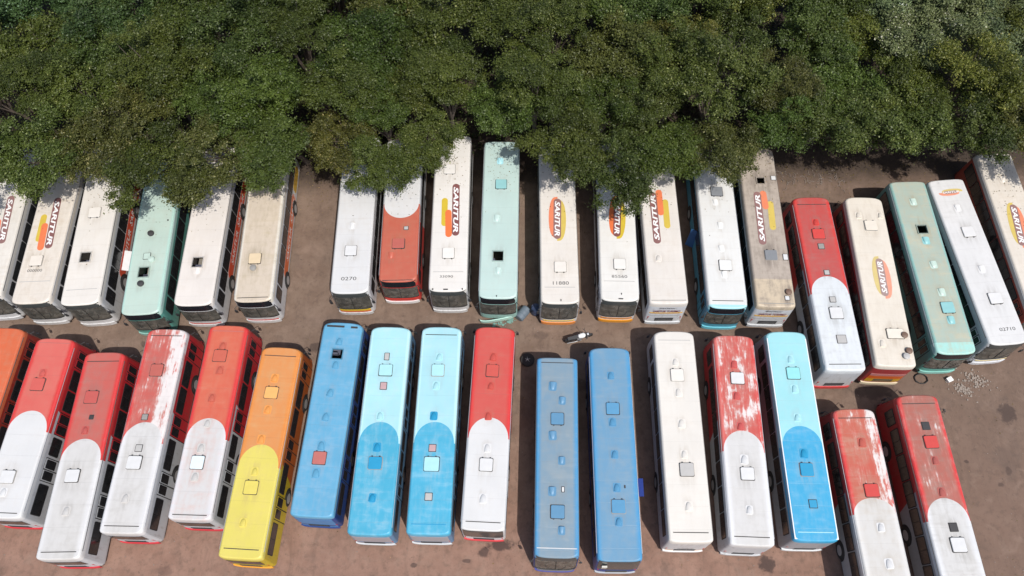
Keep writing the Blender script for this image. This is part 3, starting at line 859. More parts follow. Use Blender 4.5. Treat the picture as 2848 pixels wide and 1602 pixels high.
U('cream bus with yellow and red back end beside the red and pale grey bus', 23.55, 20.77, -2.63, 12.09, 'h .11 3.83; v -.54 4.61; v .90 4.65; h .29 -3.88 1.1 .7; f .81 -3.98 brown; f .89 -5.01 brown; f .66 -5.37 lgrey; v -.61 -4.54', dict(c1=(0.665, 0.61, 0.52), dirt=0.18), ((0.66, 0.64, 0.60),), rwin=False, hdark=0.1,
  logo=[('oval', (0.22, 1.55), (0.16, -1.50), 0.55, True, 0.30, -1)], rbands=[((1.72, 2.02), (0.40, 0.16, 0.15)), ((1.30, 1.72), (0.50, 0.10, 0.015)), ((0.80, 1.30), (0.46, 0.27, 0.02))], rbump=(0.68, 0.60, 0.42),
  stext=('SARITUR', 0.5, 1.05, 4.6, 0.5))
exec_specs[-1]['f'] = 1; exec_specs[-1]['body'] = ((0.30, 0.035, 0.035),)
U('weathered mint bus with yellowed roof and an open hatch beside two white buses', 27.12, 21.76, 0.40, 12.55, 'v .02 4.61 mint; o .08 2.48 .62 .6; v .11 1.64 cyan; v .13 -.14 mint; v .14 -2.11 mint; h .22 -3.17 cyan; v .20 -4.02 cyan', dict(c1=(0.36, 0.43, 0.365), edge=(0.23, 0.42, 0.385), dirt=0.50, dirtc=(0.40, 0.35, 0.24), endc=(0.34, 0.60, 0.54), endy=(5.5, 1)), ((0.10, 0.32, 0.27),), fbump=(0.22, 0.48, 0.42), sign=True)
U('white bus with small crosswise badge and roof number 02710', 30.14, 22.11, 3.83, 12.09, 'v .06 3.73; h .15 1.88; v .06 -.89; h .17 -2.96', dict(c1=(0.635, 0.63, 0.615), dirt=0.13, dirtc=D_GRY), ((0.60, 0.61, 0.63),),
  logo=[('oval', (-0.75, 4.98), (0.80, 5.02), 0.26, False, 0.25, 1)], text=[('02710', 0.20, -5.05, 1.0, 0.22)], fbands=[((0.9, 1.0), (0.55, 0.45, 0.2))])
U('cream white bus with oval badge cut off by the right edge', 33.64, 24.03, 0.23, 12.4, 'v 0 4.0', dict(c1=(0.655, 0.60, 0.52), dirt=0.2), ((0.45, 0.08, 0.05),), 
  logo=[('oval', (0.10, 2.2), (-0.25, -1.3), 0.55, False, 0.15, -1)])
# ---------------- front row, left to right
RW = dict(c1=RED, c2=(0.64, 0.64, 0.63), fade2=((0.49, 0.475, 0.445), 0.75), edge=(0.57, 0.040, 0.038))
def rw(**k):
    d = dict(RW); d.update(k); return d
RB = ((0.50, 0.022, 0.03), (0.50, 0.515, 0.53), 0.0)
Lw('orange red bus cut off by the left edge, leftmost of the front row', -32.03, 12.25, -2.55, 11.9, '', dict(c1=(0.57, 0.125, 0.05), dirt=0.2), ((0.30, 0.03, 0.02),))
Lw('red and bright white bus beside the orange red one at the left edge', -28.68, 12.03, -3.03, 10.82, 'v -.13 3.15; h -.20 2.41; h -.20 -3.11 white; v -.18 -3.97 white; s -.2 5.10 salmon; s 0 -5.10', rw(y0=0.79, fade=(0.56, 0.145, 0.115), fa=0.75, dirt=0.06, c2=CLEAN, fade2=None), RB, rbump=(0.5, 0.03, 0.04), lid=(0.52, 0.10, 0.08), ymid=-0.3, stext=('3580', 2.3, 1.1, 0.95, 0.30))
Lw('faded red and pale grey bus standing nearest the bottom left, dark square cover', -25.13, 10.42, -0.01, 12.09, 'h -.20 3.18; p .08 1.95 dark .22; v -.11 1.16; h -.21 -1.49 white; v -.10 -3.44 pale; s 0 5.45; s 0 -5.63', rw(y0=0.65, fade=REDF, fa=0.85, dirt=0.15, dirtc=D_GRY, c2=(0.62, 0.615, 0.605)), RB, rbump=(0.5, 0.03, 0.04), lid=(0.44, 0.09, 0.075), ymid=-0.4, stext=('3550', 1.6, 1.1, 0.95, 0.30))
Lw('red and white bus with large white flaking patches between two red ones', -21.75, 11.82, -1.94, 12.26, 'h -.09 3.42 redf; p -.14 .50 grey .32; p -.06 -1.35 lgrey .36; h -.12 -2.18 white; v -.15 -4.20 pale; s 0 5.68; s 0 -5.71', rw(y0=0.19, fade=REDF, fa=0.7, peel=0.075, peelx=(0.0, 0.6), dirt=0.18, dirtc=D_GRY, c2=(0.64, 0.635, 0.63)), RB, rbump=(0.5, 0.03, 0.04), ymid=-0.3)
Lw('red and white bus with scuffed rippled red front roof beside the orange one', -18.00, 12.25, -2.61, 11.77, 'v -.14 4.50; h -.18 3.86; v 0 2.93; v -.13 1.18; v -.08 -.37 pale; v -.14 -1.84 pale; h -.17 -2.67 bwhite; v -.15 -3.49 pale; s 0 5.50 salmon; s 0 -5.60', rw(y0=-0.06, fade=(0.53, 0.135, 0.075), fa=0.8, dirt=0.22, dirtc=(0.50, 0.20, 0.13), c2=(0.62, 0.615, 0.62)), RB, lid=(0.48, 0.11, 0.07), rbump=(0.5, 0.03, 0.04), ymid=-0.5)
Lw('orange and yellow bus', -14.69, 10.44, -4.10, 12.36, 'v -.07 4.18 orange; h -.09 3.27 lorange; v -.10 2.22 orange; v -.13 .44 orange; v -.12 -1.43 yellow; h -.15 -2.34 yellow; v -.19 -4.26 yellow; s 0 5.62; s 0 -5.66', dict(c1=(0.63, 0.225, 0.05), c2=(0.62, 0.535, 0.115), y0=0.13, arch=1.3, fade=(0.55, 0.245, 0.095), fa=0.6, dirt=0.18, dirtc=(0.45, 0.33, 0.16)), ((0.42, 0.10, 0.02), (0.50, 0.36, 0.02), -1.8), rbump=(0.68, 0.30, 0.03), ymid=-0.4)
Lw('plain light blue bus with a salmon red hatch cover and an open brown hole', -11.01, 12.32, -4.21, 11.79, 'v -.08 4.62; o -.06 3.79 .62 .6; v -.06 3.09; v -.10 1.33; v -.12 -.16; v -.09 -1.87; h -.07 -2.60 salmon; v -.13 -3.47; d -.45 5.62 1.1 .12; d .72 5.60 .42 .12', dict(c1=(0.110, 0.335, 0.505), dirt=0.28, dirtc=(0.27, 0.36, 0.44)), (NAVY,), brown=True, rwin=False, rbands=[((0.7, 2.6), (0.06, 0.20, 0.42))], ymid=-0.2, lid=(0.105, 0.315, 0.475))
Lw('pale cyan and blue bus directly right of the plain light blue bus', -7.86, 11.64, -2.61, 12.45, 'p -.07 4.26 lgrey .26 .42; h -.05 3.37; p -.08 2.38 pink .36 .42; v -.09 .53 lcyan; v -.06 -1.33 azur; h -.06 -2.25 azur; v -.02 -4.20 azur', dict(c1=CYAN, c2=(0.06, 0.35, 0.51), y0=0.17, dirt=0.24, dirtc=(0.40, 0.50, 0.53), edge=(0.42, 0.68, 0.72)), ((0.10, 0.22, 0.36),), rbump=(0.55, 0.57, 0.58), rwin=False, rbands=[((0.7, 2.6), (0.34, 0.31, 0.33))], lid=CYAN, hdark=0.3)
Lw('pale cyan and blue bus with pale hatch cover on its blue half beside red bus', -4.64, 11.60, -2.07, 12.42, 'v -.03 4.22 lcyan; h -.06 3.35; v -.10 2.39 lcyan; v -.12 .52 azur; p -.07 -1.39 pink .38; h -.05 -2.31 lcyan .92 .86; p -.10 -4.15 lgrey .38; s 0 5.68 dark; s 0 -5.65 azur', dict(c1=(0.34, 0.60, 0.645), c2=(0.06, 0.36, 0.53), y0=0.16, dirt=0.20, dirtc=(0.40, 0.50, 0.53), edge=(0.42, 0.68, 0.72)), ((0.10, 0.22, 0.36),), rbump=(0.55, 0.57, 0.58), rwin=False, rbands=[((0.7, 2.6), (0.33, 0.32, 0.34))], lid=CYAN, hdark=0.3)
Lw('smooth red and white bus between the cyan and blue bus and the tyre', -1.46, 11.64, -3.58, 12.21, 'v -.01 4.13; h -.01 3.23; v -.05 2.28; v -.09 .42; v -.02 -1.48 white; h -.03 -2.44 white; v -.08 -4.35 white; s 0 -5.62', rw(y0=0.34, fade=(0.48, 0.10, 0.08), fa=0.6, dirt=0.06, c2=CLEAN, fade2=None), ((0.42, 0.03, 0.03), (0.6, 0.6, 0.6), 0.0), lid=(0.50, 0.08, 0.06), rbump=(0.55, 0.04, 0.05), rhigh=1)
D_B = (0.235, 0.275, 0.295)
d_ = dict(c1=(0.070, 0.250, 0.435), fade=(0.205, 0.265, 0.300), fa=0.80, dirt=0.35, dirtc=D_B, edge=(0.065, 0.26, 0.47))
Lw('greyed blue bus with a white ledge above its near glass, left of two blue ones', 2.46, 9.88, -2.40, 11.60, 'v -.27 3.95; v .30 3.07; h .02 1.95; v -.26 .95; v .27 -.50; v -.27 -2.24; p .34 -2.12 white .12 .26; h .03 -3.36; v .26 -4.36; s 0 5.45; s 0 -5.30 white 2.2', d_, (NAVY,), lid=(0.095, 0.235, 0.375), fbump=(0.06, 0.07, 0.30), kind='coach', shell=(0.40, 0.30, 0.42, 0.1), fbands=[((0.66, 1.05), (0.16, 0.16, 0.15))])
exec_specs[-1]['f'] = -1
d2 = dict(d_); d2.update(fa=0.40, dirt=0.22, c1=(0.075, 0.275, 0.475))
Lw('blue bus with a dark blue side flap open, right of the motorcycle', 5.79, 10.04, -1.19, 12.42, 'v 0 4.41; h .03 2.35; v -.04 1.54; v -.01 -.36; v .02 -2.24; h .06 -3.29; v .03 -4.10; d .48 -2.19 .08 .18', d2, (NAVY,), lid=(0.085, 0.26, 0.43), kind='coach', flap=3, rhigh=2, shell=(0.5, 0.40, 0.2, 0.30), rbump=(0.40, 0.42, 0.44))
Lw('plain cream white bus with one grey roof hatch in the front row', 9.82, 11.02, -1.53, 12.51, 'v -.05 4.23; h -.01 3.40; v -.01 2.31; v .01 .42; v .01 -1.39; h .07 -2.27 lgrey .84 .80; v .01 -4.31; s 0 5.66 lgrey; s 0 -5.72', dict(c1=(0.655, 0.625, 0.57), dirt=0.08), ((0.55, 0.55, 0.55),), hdark=0.15, rwin=False, rtext=[('CONSORCIO', 1.5, 0.9, 0.2, M_LETD)], rbands=[((0.8, 0.9), (0.5, 0.3, 0.15))], rbump=(0.72, 0.70, 0.68))
Lw('red and white bus with square white flaking patches, right of the cream bus', 13.31, 10.73, -3.03, 12.43, 'v -.13 4.31; h .01 3.43 white; v -.14 2.33; v -.08 .48; v -.03 -1.46 white; h .07 -2.27 white; v -.01 -4.27 white; s 0 -5.72', rw(y0=0.23, fade=REDF, fa=0.5, peel=0.075, dirt=0.12, dirtc=D_GRY, c2=(0.66, 0.66, 0.66)), RB, lid=(0.5, 0.09, 0.08), rwin=False)
Lw('cyan and blue bus with white roof edges', 16.73, 10.93, -1.71, 12.42, 'v .04 4.39 lcyan; h .09 3.49; v .03 2.51 lcyan; v -.07 .75 lcyan; v -.01 -1.36 azur; h .01 -2.29 azur; p .08 -4.19 azur .42; s 0 -5.72 lcyan', dict(c1=(0.30, 0.60, 0.63), c2=(0.04, 0.33, 0.55), y0=0.25, dirt=0.16, dirtc=(0.38, 0.47, 0.50)), ((0.33, 0.34, 0.36),), lid=(0.26, 0.62, 0.64), hdark=0.6, rwin=False, rbump=(0.60, 0.62, 0.63), whiteedge=1)
Lw('red and grey white bus with white bare strip on its right edge, second from right', 20.04, 6.46, -0.26, 11.41, 'v .09 3.69; h .07 .96 red; v .15 -1.04 white; v .18 -2.93 white; s .05 5.15', rw(y0=0.55, arch=0.9, fade=(0.42, 0.12, 0.075), fa=0.75, peel=0.045, peelx=(0.35, 0.8), dirt=0.25, dirtc=(0.36, 0.30, 0.22), c2=(0.62, 0.61, 0.585)), ((0.34, 0.015, 0.02), (0.32, 0.33, 0.34), 0.0), lid=(0.45, 0.10, 0.07), rbump=(0.5, 0.03, 0.04))
Lw('red and grey white bus with two dark square roof covers, rightmost of the front row', 24.04, 7.25, 0.41, 11.41, 'p .08 3.82 dark .42; h .12 2.87 red; v .09 1.80; v 0 .03; p .13 -1.88 dark .42; h .14 -2.81 white; s -.05 5.17', rw(y0=-0.31, fade=(0.34, 0.115, 0.085), fa=0.95, peel=-0.005, dirt=0.25, dirtc=D_GRY, c2=(0.64, 0.645, 0.645)), ((0.34, 0.015, 0.02), (0.32, 0.33, 0.34), -0.8), lid=(0.38, 0.10, 0.08), rbump=(0.5, 0.03, 0.04))
# ------------------------------------------------------------------ ground
def ground_mat():
    t = NT('packed earth and worn asphalt')
    x, y, z = t.sep(t.coord())
    v = t.coord()
    big = t.noise(v, 0.10, 4.0, 0.55)
    med = t.noise(v, 0.7, 7.0, 0.65)
    fin = t.noise(v, 7.0, 6.0, 0.7)
    grit = t.noise(v, 45.0, 2.0, 0.6)
    red = t.math('SUBTRACT', 1.0, t.ss(t.math('ADD', y, t.math('MULTIPLY', big, 8.0)), 9.0, 20.0))
    col = t.mix(t.ss(med, 0.3, 0.7), (0.158, 0.108, 0.080), (0.212, 0.151, 0.114))
    colr = t.mix(t.ss(med, 0.3, 0.7), (0.222, 0.130, 0.096), (0.282, 0.173, 0.130))
    col = t.mix(red, col, colr)
    col = t.mix(t.math('MULTIPLY', t.ss(fin, 0.52, 0.75), 0.35), col, (0.085, 0.062, 0.050))
    col = t.mix(t.math('MULTIPLY', t.ss(grit, 0.60, 0.72), 0.30), col, (0.30, 0.24, 0.20))
    rt_ = t.ss(t.math('ADD', x, t.math('MULTIPLY', big, 10.0)), 22.0, 32.0)
    col = t.mix(t.math('MULTIPLY', rt_, 0.75), col, t.mix(med, (0.128, 0.085, 0.063), (0.172, 0.120, 0.092)))
    mot = t.noise(t.coord((3.0, 9.0, 0)), 2.2, 8.0, 0.72)
    col = t.mix(t.math('MULTIPLY', t.ss(mot, 0.48, 0.66), 0.42), col, (0.098, 0.070, 0.054))
    trk = t.noise(t.coord((5.0, 2.0, 0), (1.0, 0.22, 1.0)), 1.3, 8.0, 0.70, 0.8)
    col = t.mix(t.math('MULTIPLY', t.ss(trk, 0.50, 0.70), 0.30), col, (0.085, 0.060, 0.047))
    trx = t.noise(t.coord((1.0, 7.0, 0)), 0.55, 8.0, 0.72, 1.2)
    col = t.mix(t.math('MULTIPLY', t.ss(trx, 0.52, 0.66), 0.35), col, (0.255, 0.180, 0.140))
    spk = t.noise(t.coord((31.0, 17.0, 0)), 3.4, 3.0, 0.7)
    col = t.mix(t.math('MULTIPLY', t.ss(spk, 0.66, 0.72), 0.6), col, (0.055, 0.042, 0.036))
    pat = t.noise(t.coord((13.0, 4.0, 0)), 0.33, 5.0, 0.6)
    col = t.mix(t.math('MULTIPLY', t.ss(pat, 0.55, 0.68), 0.35), col, (0.115, 0.085, 0.070))
    # leaf mould under the trees
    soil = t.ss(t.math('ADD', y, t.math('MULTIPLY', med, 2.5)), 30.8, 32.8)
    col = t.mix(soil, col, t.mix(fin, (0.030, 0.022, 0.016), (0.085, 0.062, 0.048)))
    # oil stains: x, y, rx, ry, strength
    for sx, sy, rx, ry, k in ((-0.9, 5.15, 0.85, 0.32, .75), (-1.9, 4.75, 0.40, 0.30, .7), (14.62, 3.85, 0.55, 0.50, .75), (31.2, 12.6, 0.55, 0.70, .6), (23.0, 14.2, 1.5, 0.55, .55),
                              (-13.0, 17.8, 0.55, 0.35, .55), (-12.2, 18.0, 0.35, 0.3, .5), (-24.2, 18.2, 0.6, 0.3, .5), (-27.0, 17.6, 0.8, 0.3, .4), (-9.5, 18.2, 0.9, .4, .35), (4.3, 14.9, .6, .5, .4), (27.8, 9.6, .16, .12, .6),
                              (29.5, 8.2, .22, .16, .5), (30.2, 9.0, .2, .3, .4), (-20.5, 4.0, .5, .3, .3), (-6.0, 4.1, .22, .14, .6), (-2.9, 4.3, .3, .12, .6), (-1.0, 17.9, .5, .4, .4), (1.8, 18.4, .6, .3, .3), (9.0, 18.0, .7, .4, .35)):
        d = t.math('ADD', t.math('POWER', t.math('DIVIDE', t.math('SUBTRACT', x, sx), rx), 2.0), t.math('POWER', t.math('DIVIDE', t.math('SUBTRACT', y, sy), ry), 2.0))
        d = t.math('ADD', t.math('SQRT', d), t.math('MULTIPLY', t.math('SUBTRACT', t.noise(v, 2.6, 4.0, 0.6), 0.5), 1.6))
        col = t.mix(t.math('MULTIPLY', t.math('SUBTRACT', 1.0, t.ss(d, 0.65, 1.15)), k), col, (0.035, 0.026, 0.026))
    t.bump(t.math('ADD', t.math('MULTIPLY', fin, 0.6), t.math('MULTIPLY', grit, 0.4)), 0.5, 0.04)
    return t.done(col, 0.9, 0.0, 0.25)
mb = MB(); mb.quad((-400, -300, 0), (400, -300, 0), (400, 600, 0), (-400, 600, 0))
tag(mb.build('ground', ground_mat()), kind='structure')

for sp in exec_specs: sp['obj'] = bus(sp)

# flaps that hang open, white roof edges
for sp in exec_specs:
    root = sp['obj']; h = sp['L']/2
    if sp.get('flap') == 1:      # left (driver) side, white luggage flap
        mb = MB(); mb.box(-0.02, 0.02, -0.75, 0.75, -0.62, 0.0)
        o = mb.build('luggage_flap', plain('flap paint', (0.72, 0.72, 0.72), 0.4), root, loc=(-1.28, h-4.1, 1.25)); o.rotation_euler = (0, R(62), 0)
    if sp.get('flap') == 2:
        mb = MB(); mb.box(-0.02, 0.02, -0.3, 0.3, -0.85, 0.85)
        o = mb.build('open_door', plain('flap blue', (0.03, 0.11, 0.27), 0.4), root, loc=(1.42, 0.1, 1.35)); o.rotation_euler = (0, R(-10), R(62))
    if sp.get('flap') == 3:
        mb = MB(); mb.box(0.0, 0.56, -0.52, 0.52, -0.02, 0.02)
        o = mb.build('side_flap', plain('flap navy', (0.012, 0.035, 0.22), 0.4), root, loc=(1.262, -1.9, 1.35)); o.rotation_euler = (0, R(-6), 0)
    if sp.get('whiteedge'):
        for sx in (-1, 1):
            mb = MB(); mb.box(sx*1.13-0.075, sx*1.13+0.075, -h+0.12, h-0.45, -0.02, 0.02)
            o = mb.build('roof_rail', plain('rail white', (0.72, 0.74, 0.75), 0.4), root, loc=(0, 0, 3.115)); o.rotation_euler.y = 0
# ------------------------------------------------------------------ loose things on the ground
def motorcycle():
    a = Vector((3.59, 17.92, 0)); b = Vector((5.05, 18.26, 0))
    d = b-a
    root = thing('motorcycle', 'black motorcycle with white tank standing in front of the oval badged white bus', 'motorcycle', tuple((a+b)/2), math.atan2(d.y, d.x))
    for x_ in (-0.66, 0.66):
        mb = MB(); mb.lathe([(0.22, -0.05), (0.30, -0.05), (0.31, 0.0), (0.30, 0.05), (0.22, 0.05)], 20, 'Y', (x_, 0, 0.31)); wq = mb.build('wheel', M_TYRE, root, True)
        mb = MB(); mb.lathe([(0.0, -0.03), (0.05, -0.06), (0.05, 0.06), (0.0, 0.03)], 10, 'Y', (x_, 0, 0.31))
        for i in range(8):
            an = PI*i/8; mb.tube([(x_+0.22*math.cos(an), 0, 0.31+0.22*math.sin(an)), (x_-0.22*math.cos(an), 0, 0.31-0.22*math.sin(an))], 0.006, 4)
        mb.build('rim', M_STEEL, wq)
    mb = MB(); mb.tube([(-0.66, 0.10, 0.31), (-0.2, 0.08, 0.42), (0.25, 0.06, 0.40), (0.42, 0, 0.85)], 0.025, 6); mb.tube([(-0.66, -0.10, 0.31), (-0.2, -0.08, 0.42), (0.25, -0.06, 0.40), (0.42, 0, 0.85)], 0.025, 6)
    mb.tube([(-0.70, 0, 0.72), (-0.1, 0, 0.70), (0.42, 0, 0.85)], 0.03, 6); mb.build('frame', M_DARK, root)
    mb = MB(); mb.box(-0.15, 0.22, -0.15, 0.15, 0.28, 0.60); mb.lathe([(0.10, -0.22), (0.10, 0.22)], 10, 'Y', (0.0, 0, 0.40)); mb.build('engine', plain('engine alloy', (0.22, 0.22, 0.23), 0.4, 0.6), root)
    mb = MB(); mb.lathe([(0.02, -0.10), (0.12, -0.05), (0.165, 0.12), (0.17, 0.30), (0.10, 0.40), (0.02, 0.42)], 12, 'X', (0.0, 0, 0.84)); mb.build('fuel_tank', plain('tank white', (0.80, 0.81, 0.80), 0.2), root, True)
    mb = MB(); mb.prism([(-0.80, -0.10), (-0.3, -0.14), (-0.04, -0.11), (-0.04, 0.11), (-0.3, 0.14), (-0.80, 0.10)], 0.74, 0.84, 0.03); mb.build('seat', M_DARK, root)
    mb = MB(); mb.tube([(0.66, 0.09, 0.31), (0.44, 0.09, 0.98)], 0.024, 6); mb.tube([(0.66, -0.09, 0.31), (0.44, -0.09, 0.98)], 0.024, 6); mb.build('fork', M_STEEL, root)
    mb = MB(); mb.tube([(0.30, 0.40, 1.04), (0.42, 0.22, 1.06), (0.45, 0, 1.02), (0.42, -0.22, 1.06), (0.30, -0.40, 1.04)], 0.018, 6)
    for sy in (-1, 1): mb.tube([(0.38, sy*0.27, 1.06), (0.40, sy*0.33, 1.22)], 0.008, 4); mb.lathe([(0.055, -0.01), (0.055, 0.01)], 8, 'X', (0.40, sy*0.33, 1.25))
    mb.build('handlebar', M_DARK, root)
    mb = MB(); mb.lathe([(0.05, -0.06), (0.09, 0.03), (0.085, 0.05), (0.0, 0.06)], 12, 'X', (0.56, 0, 0.92)); mb.build('headlight', M_HEAD, root, True)
    for x_ in (-0.66, 0.66):
        mb = MB(); pts = [(x_+0.34*math.cos(R(q)), 0, 0.31+0.34*math.sin(R(q))) for q in range(25, 160, 15)]
        for p, q in zip(pts[:-1], pts[1:]): mb.quad((p[0], -0.07, p[2]), (p[0], 0.07, p[2]), (q[0], 0.07, q[2]), (q[0], -0.07, q[2]))
        mb.build('mudguard', M_DARK, root)
    mb = MB(); mb.tube([(0.15, -0.17, 0.30), (-0.35, -0.19, 0.30), (-0.85, -0.19, 0.42)], [0.02, 0.035, 0.04], 8); mb.build('exhaust', M_STEEL, root, True)
    mb = MB(); mb.tube([(-0.1, 0.12, 0.35), (-0.05, 0.34, 0.02)], 0.012, 5); mb.build('side_stand', M_DARK, root)
    root.rotation_euler.x = R(9)
motorcycle()

t_ = thing('dismounted_wheel', 'dismounted bus wheel lying flat beside the red and white bus', 'wheel', (0.94, 16.63, 0.0))
mb = MB(); mb.lathe([(0.26, 0.0), (0.40, 0.0), (0.46, 0.06), (0.46, 0.20), (0.40, 0.26), (0.26, 0.26)], 22, 'Z'); mb.build('tyre', M_TYRE, t_, True)
mb = MB()
for i in range(5):
    a = 2*PI*i/5+0.3; mb.box(-0.05, 0.05, -0.05, 0.05, 0.16, 0.23); mb.tube([(0, 0, 0.20), (0.25*math.cos(a), 0.25*math.sin(a), 0.22)], [0.07, 0.04], 6)
mb.lathe([(0.10, 0.12), (0.10, 0.25), (0.0, 0.26)], 10, 'Z'); mb.build('hub', plain('pale hub', (0.62, 0.61, 0.58), 0.4, 0.3), t_)

t_ = thing('plastic_drum', 'grey blue plastic drum lying beside the mint bus with torn bumper', 'drum', (0.70, 19.86, 0.34), 0.9)
mb = MB(); mb.lathe([(0.0, -0.48), (0.28, -0.48), (0.33, -0.42), (0.33, -0.16), (0.35, -0.14), (0.33, -0.12), (0.33, 0.12), (0.35, 0.14), (0.33, 0.16), (0.33, 0.42), (0.28, 0.48), (0.0, 0.48)], 18, 'X'); mb.build('barrel', plain('drum plastic', (0.13, 0.165, 0.20), 0.5), t_, True)
mb = MB(); mb.lathe([(0.05, 0.48), (0.05, 0.51), (0.0, 0.512)], 8, 'X', (0, 0.18, 0)); mb.build('bung', M_DARK, t_)
t_ = thing('plastic_drum', 'dark blue upright drum by the left front corner of bus 11880', 'drum', (1.55, 20.05, 0.0), 0.3)
mb = MB(); mb.lathe([(0.26, 0.0), (0.30, 0.05), (0.30, 0.28), (0.315, 0.30), (0.30, 0.32), (0.30, 0.58), (0.315, 0.60), (0.30, 0.62), (0.30, 0.86), (0.28, 0.90), (0.25, 0.88), (0.0, 0.88)], 18, 'Z'); mb.build('barrel', plain('drum dark blue', (0.03, 0.045, 0.09), 0.5), t_, True)
mb = MB(); mb.lathe([(0.05, 0.88), (0.05, 0.91), (0.0, 0.912)], 8, 'Z', (0.14, 0, 0)); mb.build('bung', M_DARK, t_)

mb = MB()
pts = [(0.42*math.cos(2*PI*i/20*2.4)*(1+0.05*math.sin(i*1.7)), 0.34*math.sin(2*PI*i/20*2.4), 0.03+0.004*i) for i in range(21)]
mb.tube(pts, 0.028, 6)
tag(mb.build('hose', M_RUB, None, True, (26.30, 14.95, 0)), 'black coiled hose on the ground before the weathered mint bus', 'hose')
mb = MB(); mb.box(-0.16, 0.16, -0.13, 0.13, 0, 0.22)
mb.box(-0.18, 0.18, -0.15, 0.15, 0.22, 0.25)
o = mb.build('carton', plain('white carton', (0.75, 0.74, 0.72), 0.6), None, False, (28.05, 14.83, 0)); o.rotation_euler.z = 0.4
tag(o, 'small white carton on the ground in front of the weathered mint bus', 'carton')

rng = np.random.default_rng(5)
def shards(name, label, n, cx, cy, sx, sy, rot, smin, smax, m, zmax=0.10):
    mb = MB(); rr = random.Random(name+str(cx))
    for i in range(n):
        a, b = rr.gauss(0, sx), rr.gauss(0, sy)
        x = cx+a*math.cos(rot)-b*math.sin(rot); y = cy+a*math.sin(rot)+b*math.cos(rot)
        s_ = rr.uniform(smin, smax); z = rr.uniform(0.0, zmax)
        k = rr.choice((3, 4, 5)); t0 = rr.uniform(0, 6.3); tl = rr.uniform(-0.5, 0.5)
        pt = [(x+s_*rr.uniform(.6, 1)*math.cos(t0+2*PI*q/k), y+s_*rr.uniform(.6, 1)*math.sin(t0+2*PI*q/k)) for q in range(k)]
        mb.prism(pt, z, z+s_*rr.uniform(0.15, 0.4))
    o = mb.build(name, m); o['kind'] = 'stuff'; o['label'] = label
    return o
M_RUBB = plain('pale rubble', (0.27, 0.225, 0.19), 0.9, var=0.35, scale=8)
shards('rubble', 'pale broken rubble strewn right of the small white carton', 130, 29.75, 14.85, 0.50, 0.26, -0.5, 0.03, 0.10, M_RUBB, 0.04)
shards('rubble', 'pale crumbled rubble streak below the weathered mint bus', 110, 28.75, 14.20, 0.36, 0.17, -0.6, 0.03, 0.10, M_RUBB, 0.04)
shards('rubble', 'dark scrap and clods beside the rightmost red bus', 50, 26.6, 12.5, 0.30, 0.25, 0.3, 0.03, 0.09, plain('dark scrap', (0.07, 0.06, 0.055), 0.9))
shards('rubble', 'mechanical scrap heap under the torn mint bumper', 60, -0.5, 19.4, 0.45, 0.16, 0.2, 0.03, 0.12, plain('green scrap', (0.16, 0.30, 0.26), 0.7, var=0.5, scale=6))
# thin litter all over the yard
mb = MB(); rr = random.Random(11)
for i in range(900):
    x, y = rr.uniform(-36, 36), rr.choice((rr.uniform(16.5, 20), rr.uniform(2.5, 6), rr.uniform(6, 31)))
    s_ = rr.uniform(0.015, 0.05); t0 = rr.uniform(0, 6.3)
    mb.prism([(x+s_*math.cos(t0+2*PI*q/4)*rr.uniform(.5, 1), y+s_*math.sin(t0+2*PI*q/4)*rr.uniform(.5, 1)) for q in range(4)], 0.0, s_*0.6)
o = mb.build('gravel', plain('loose stone', (0.22, 0.18, 0.15), 0.9, var=0.5, scale=2.0)); o['kind'] = 'stuff'; o['label'] = 'loose stones and crumbs scattered over the yard'
mb = MB()
for i in range(80):
    x, y = rr.uniform(18.8, 24.5), rr.gauss(30.4, 0.5); a = rr.uniform(0, PI); l = rr.uniform(0.08, 0.4)
    mb.tube([(x, y, 0.03), (x+l*0.5*math.cos(a), y+l*0.5*math.sin(a), 0.07), (x+l*math.cos(a+0.3), y+l*math.sin(a+0.3), 0.03)], 0.014, 4)
o = mb.build('twigs', plain('dry pale twig', (0.26, 0.22, 0.19), 0.9)); o['kind'] = 'stuff'; o['label'] = 'pale dry twigs and litter at the wood edge behind the red and pale grey bus'

# ------------------------------------------------------------------ wood behind the buses
def leaf_mat():
    t = NT('leaves')
    nt = t.t
    at = t.n('Attribute', attribute_name='tint')
    oi = t.n('ObjectInfo')
    ramp = t.n('ValToRGB')
    cr = ramp.color_ramp
    cr.elements[0].position = 0.0; cr.elements[0].color = (0.026, 0.036, 0.010, 1)
    cr.elements[1].position = 1.0; cr.elements[1].color = (0.33, 0.33, 0.19, 1)
    e = cr.elements.new(0.50); e.color = (0.076, 0.094, 0.026, 1)
    e = cr.elements.new(0.90); e.color = (0.112, 0.130, 0.040, 1)
    nt.links.new(at.outputs['Fac'], ramp.inputs[0])
    col = t.mix(1.0, ramp.outputs[0], oi.outputs['Color'], 'MULTIPLY')
    t.put(t.b.inputs['Base Color'], col)
    t.b.inputs['Roughness'].default_value = 0.48
    t.b.inputs['Specular IOR Level'].default_value = 0.35
    tl = t.n('BsdfTranslucent'); t.put(tl.inputs[0], col)
    mx = t.n('MixShader'); mx.inputs[0].default_value = 0.22
    nt.links.new(t.b.outputs[0], mx.inputs[1]); nt.links.new(tl.outputs[0], mx.inputs[2])
    nt.links.new(mx.outputs[0], nt.nodes['Material Output'].inputs[0])
    return t.m
M_LEAF = leaf_mat()
M_BARK = plain('bark', (0.105, 0.082, 0.066), 0.9, var=0.3, scale=5)
M_DRY = plain('dry twig bark', (0.14, 0.115, 0.11), 0.9, var=0.3, scale=5)

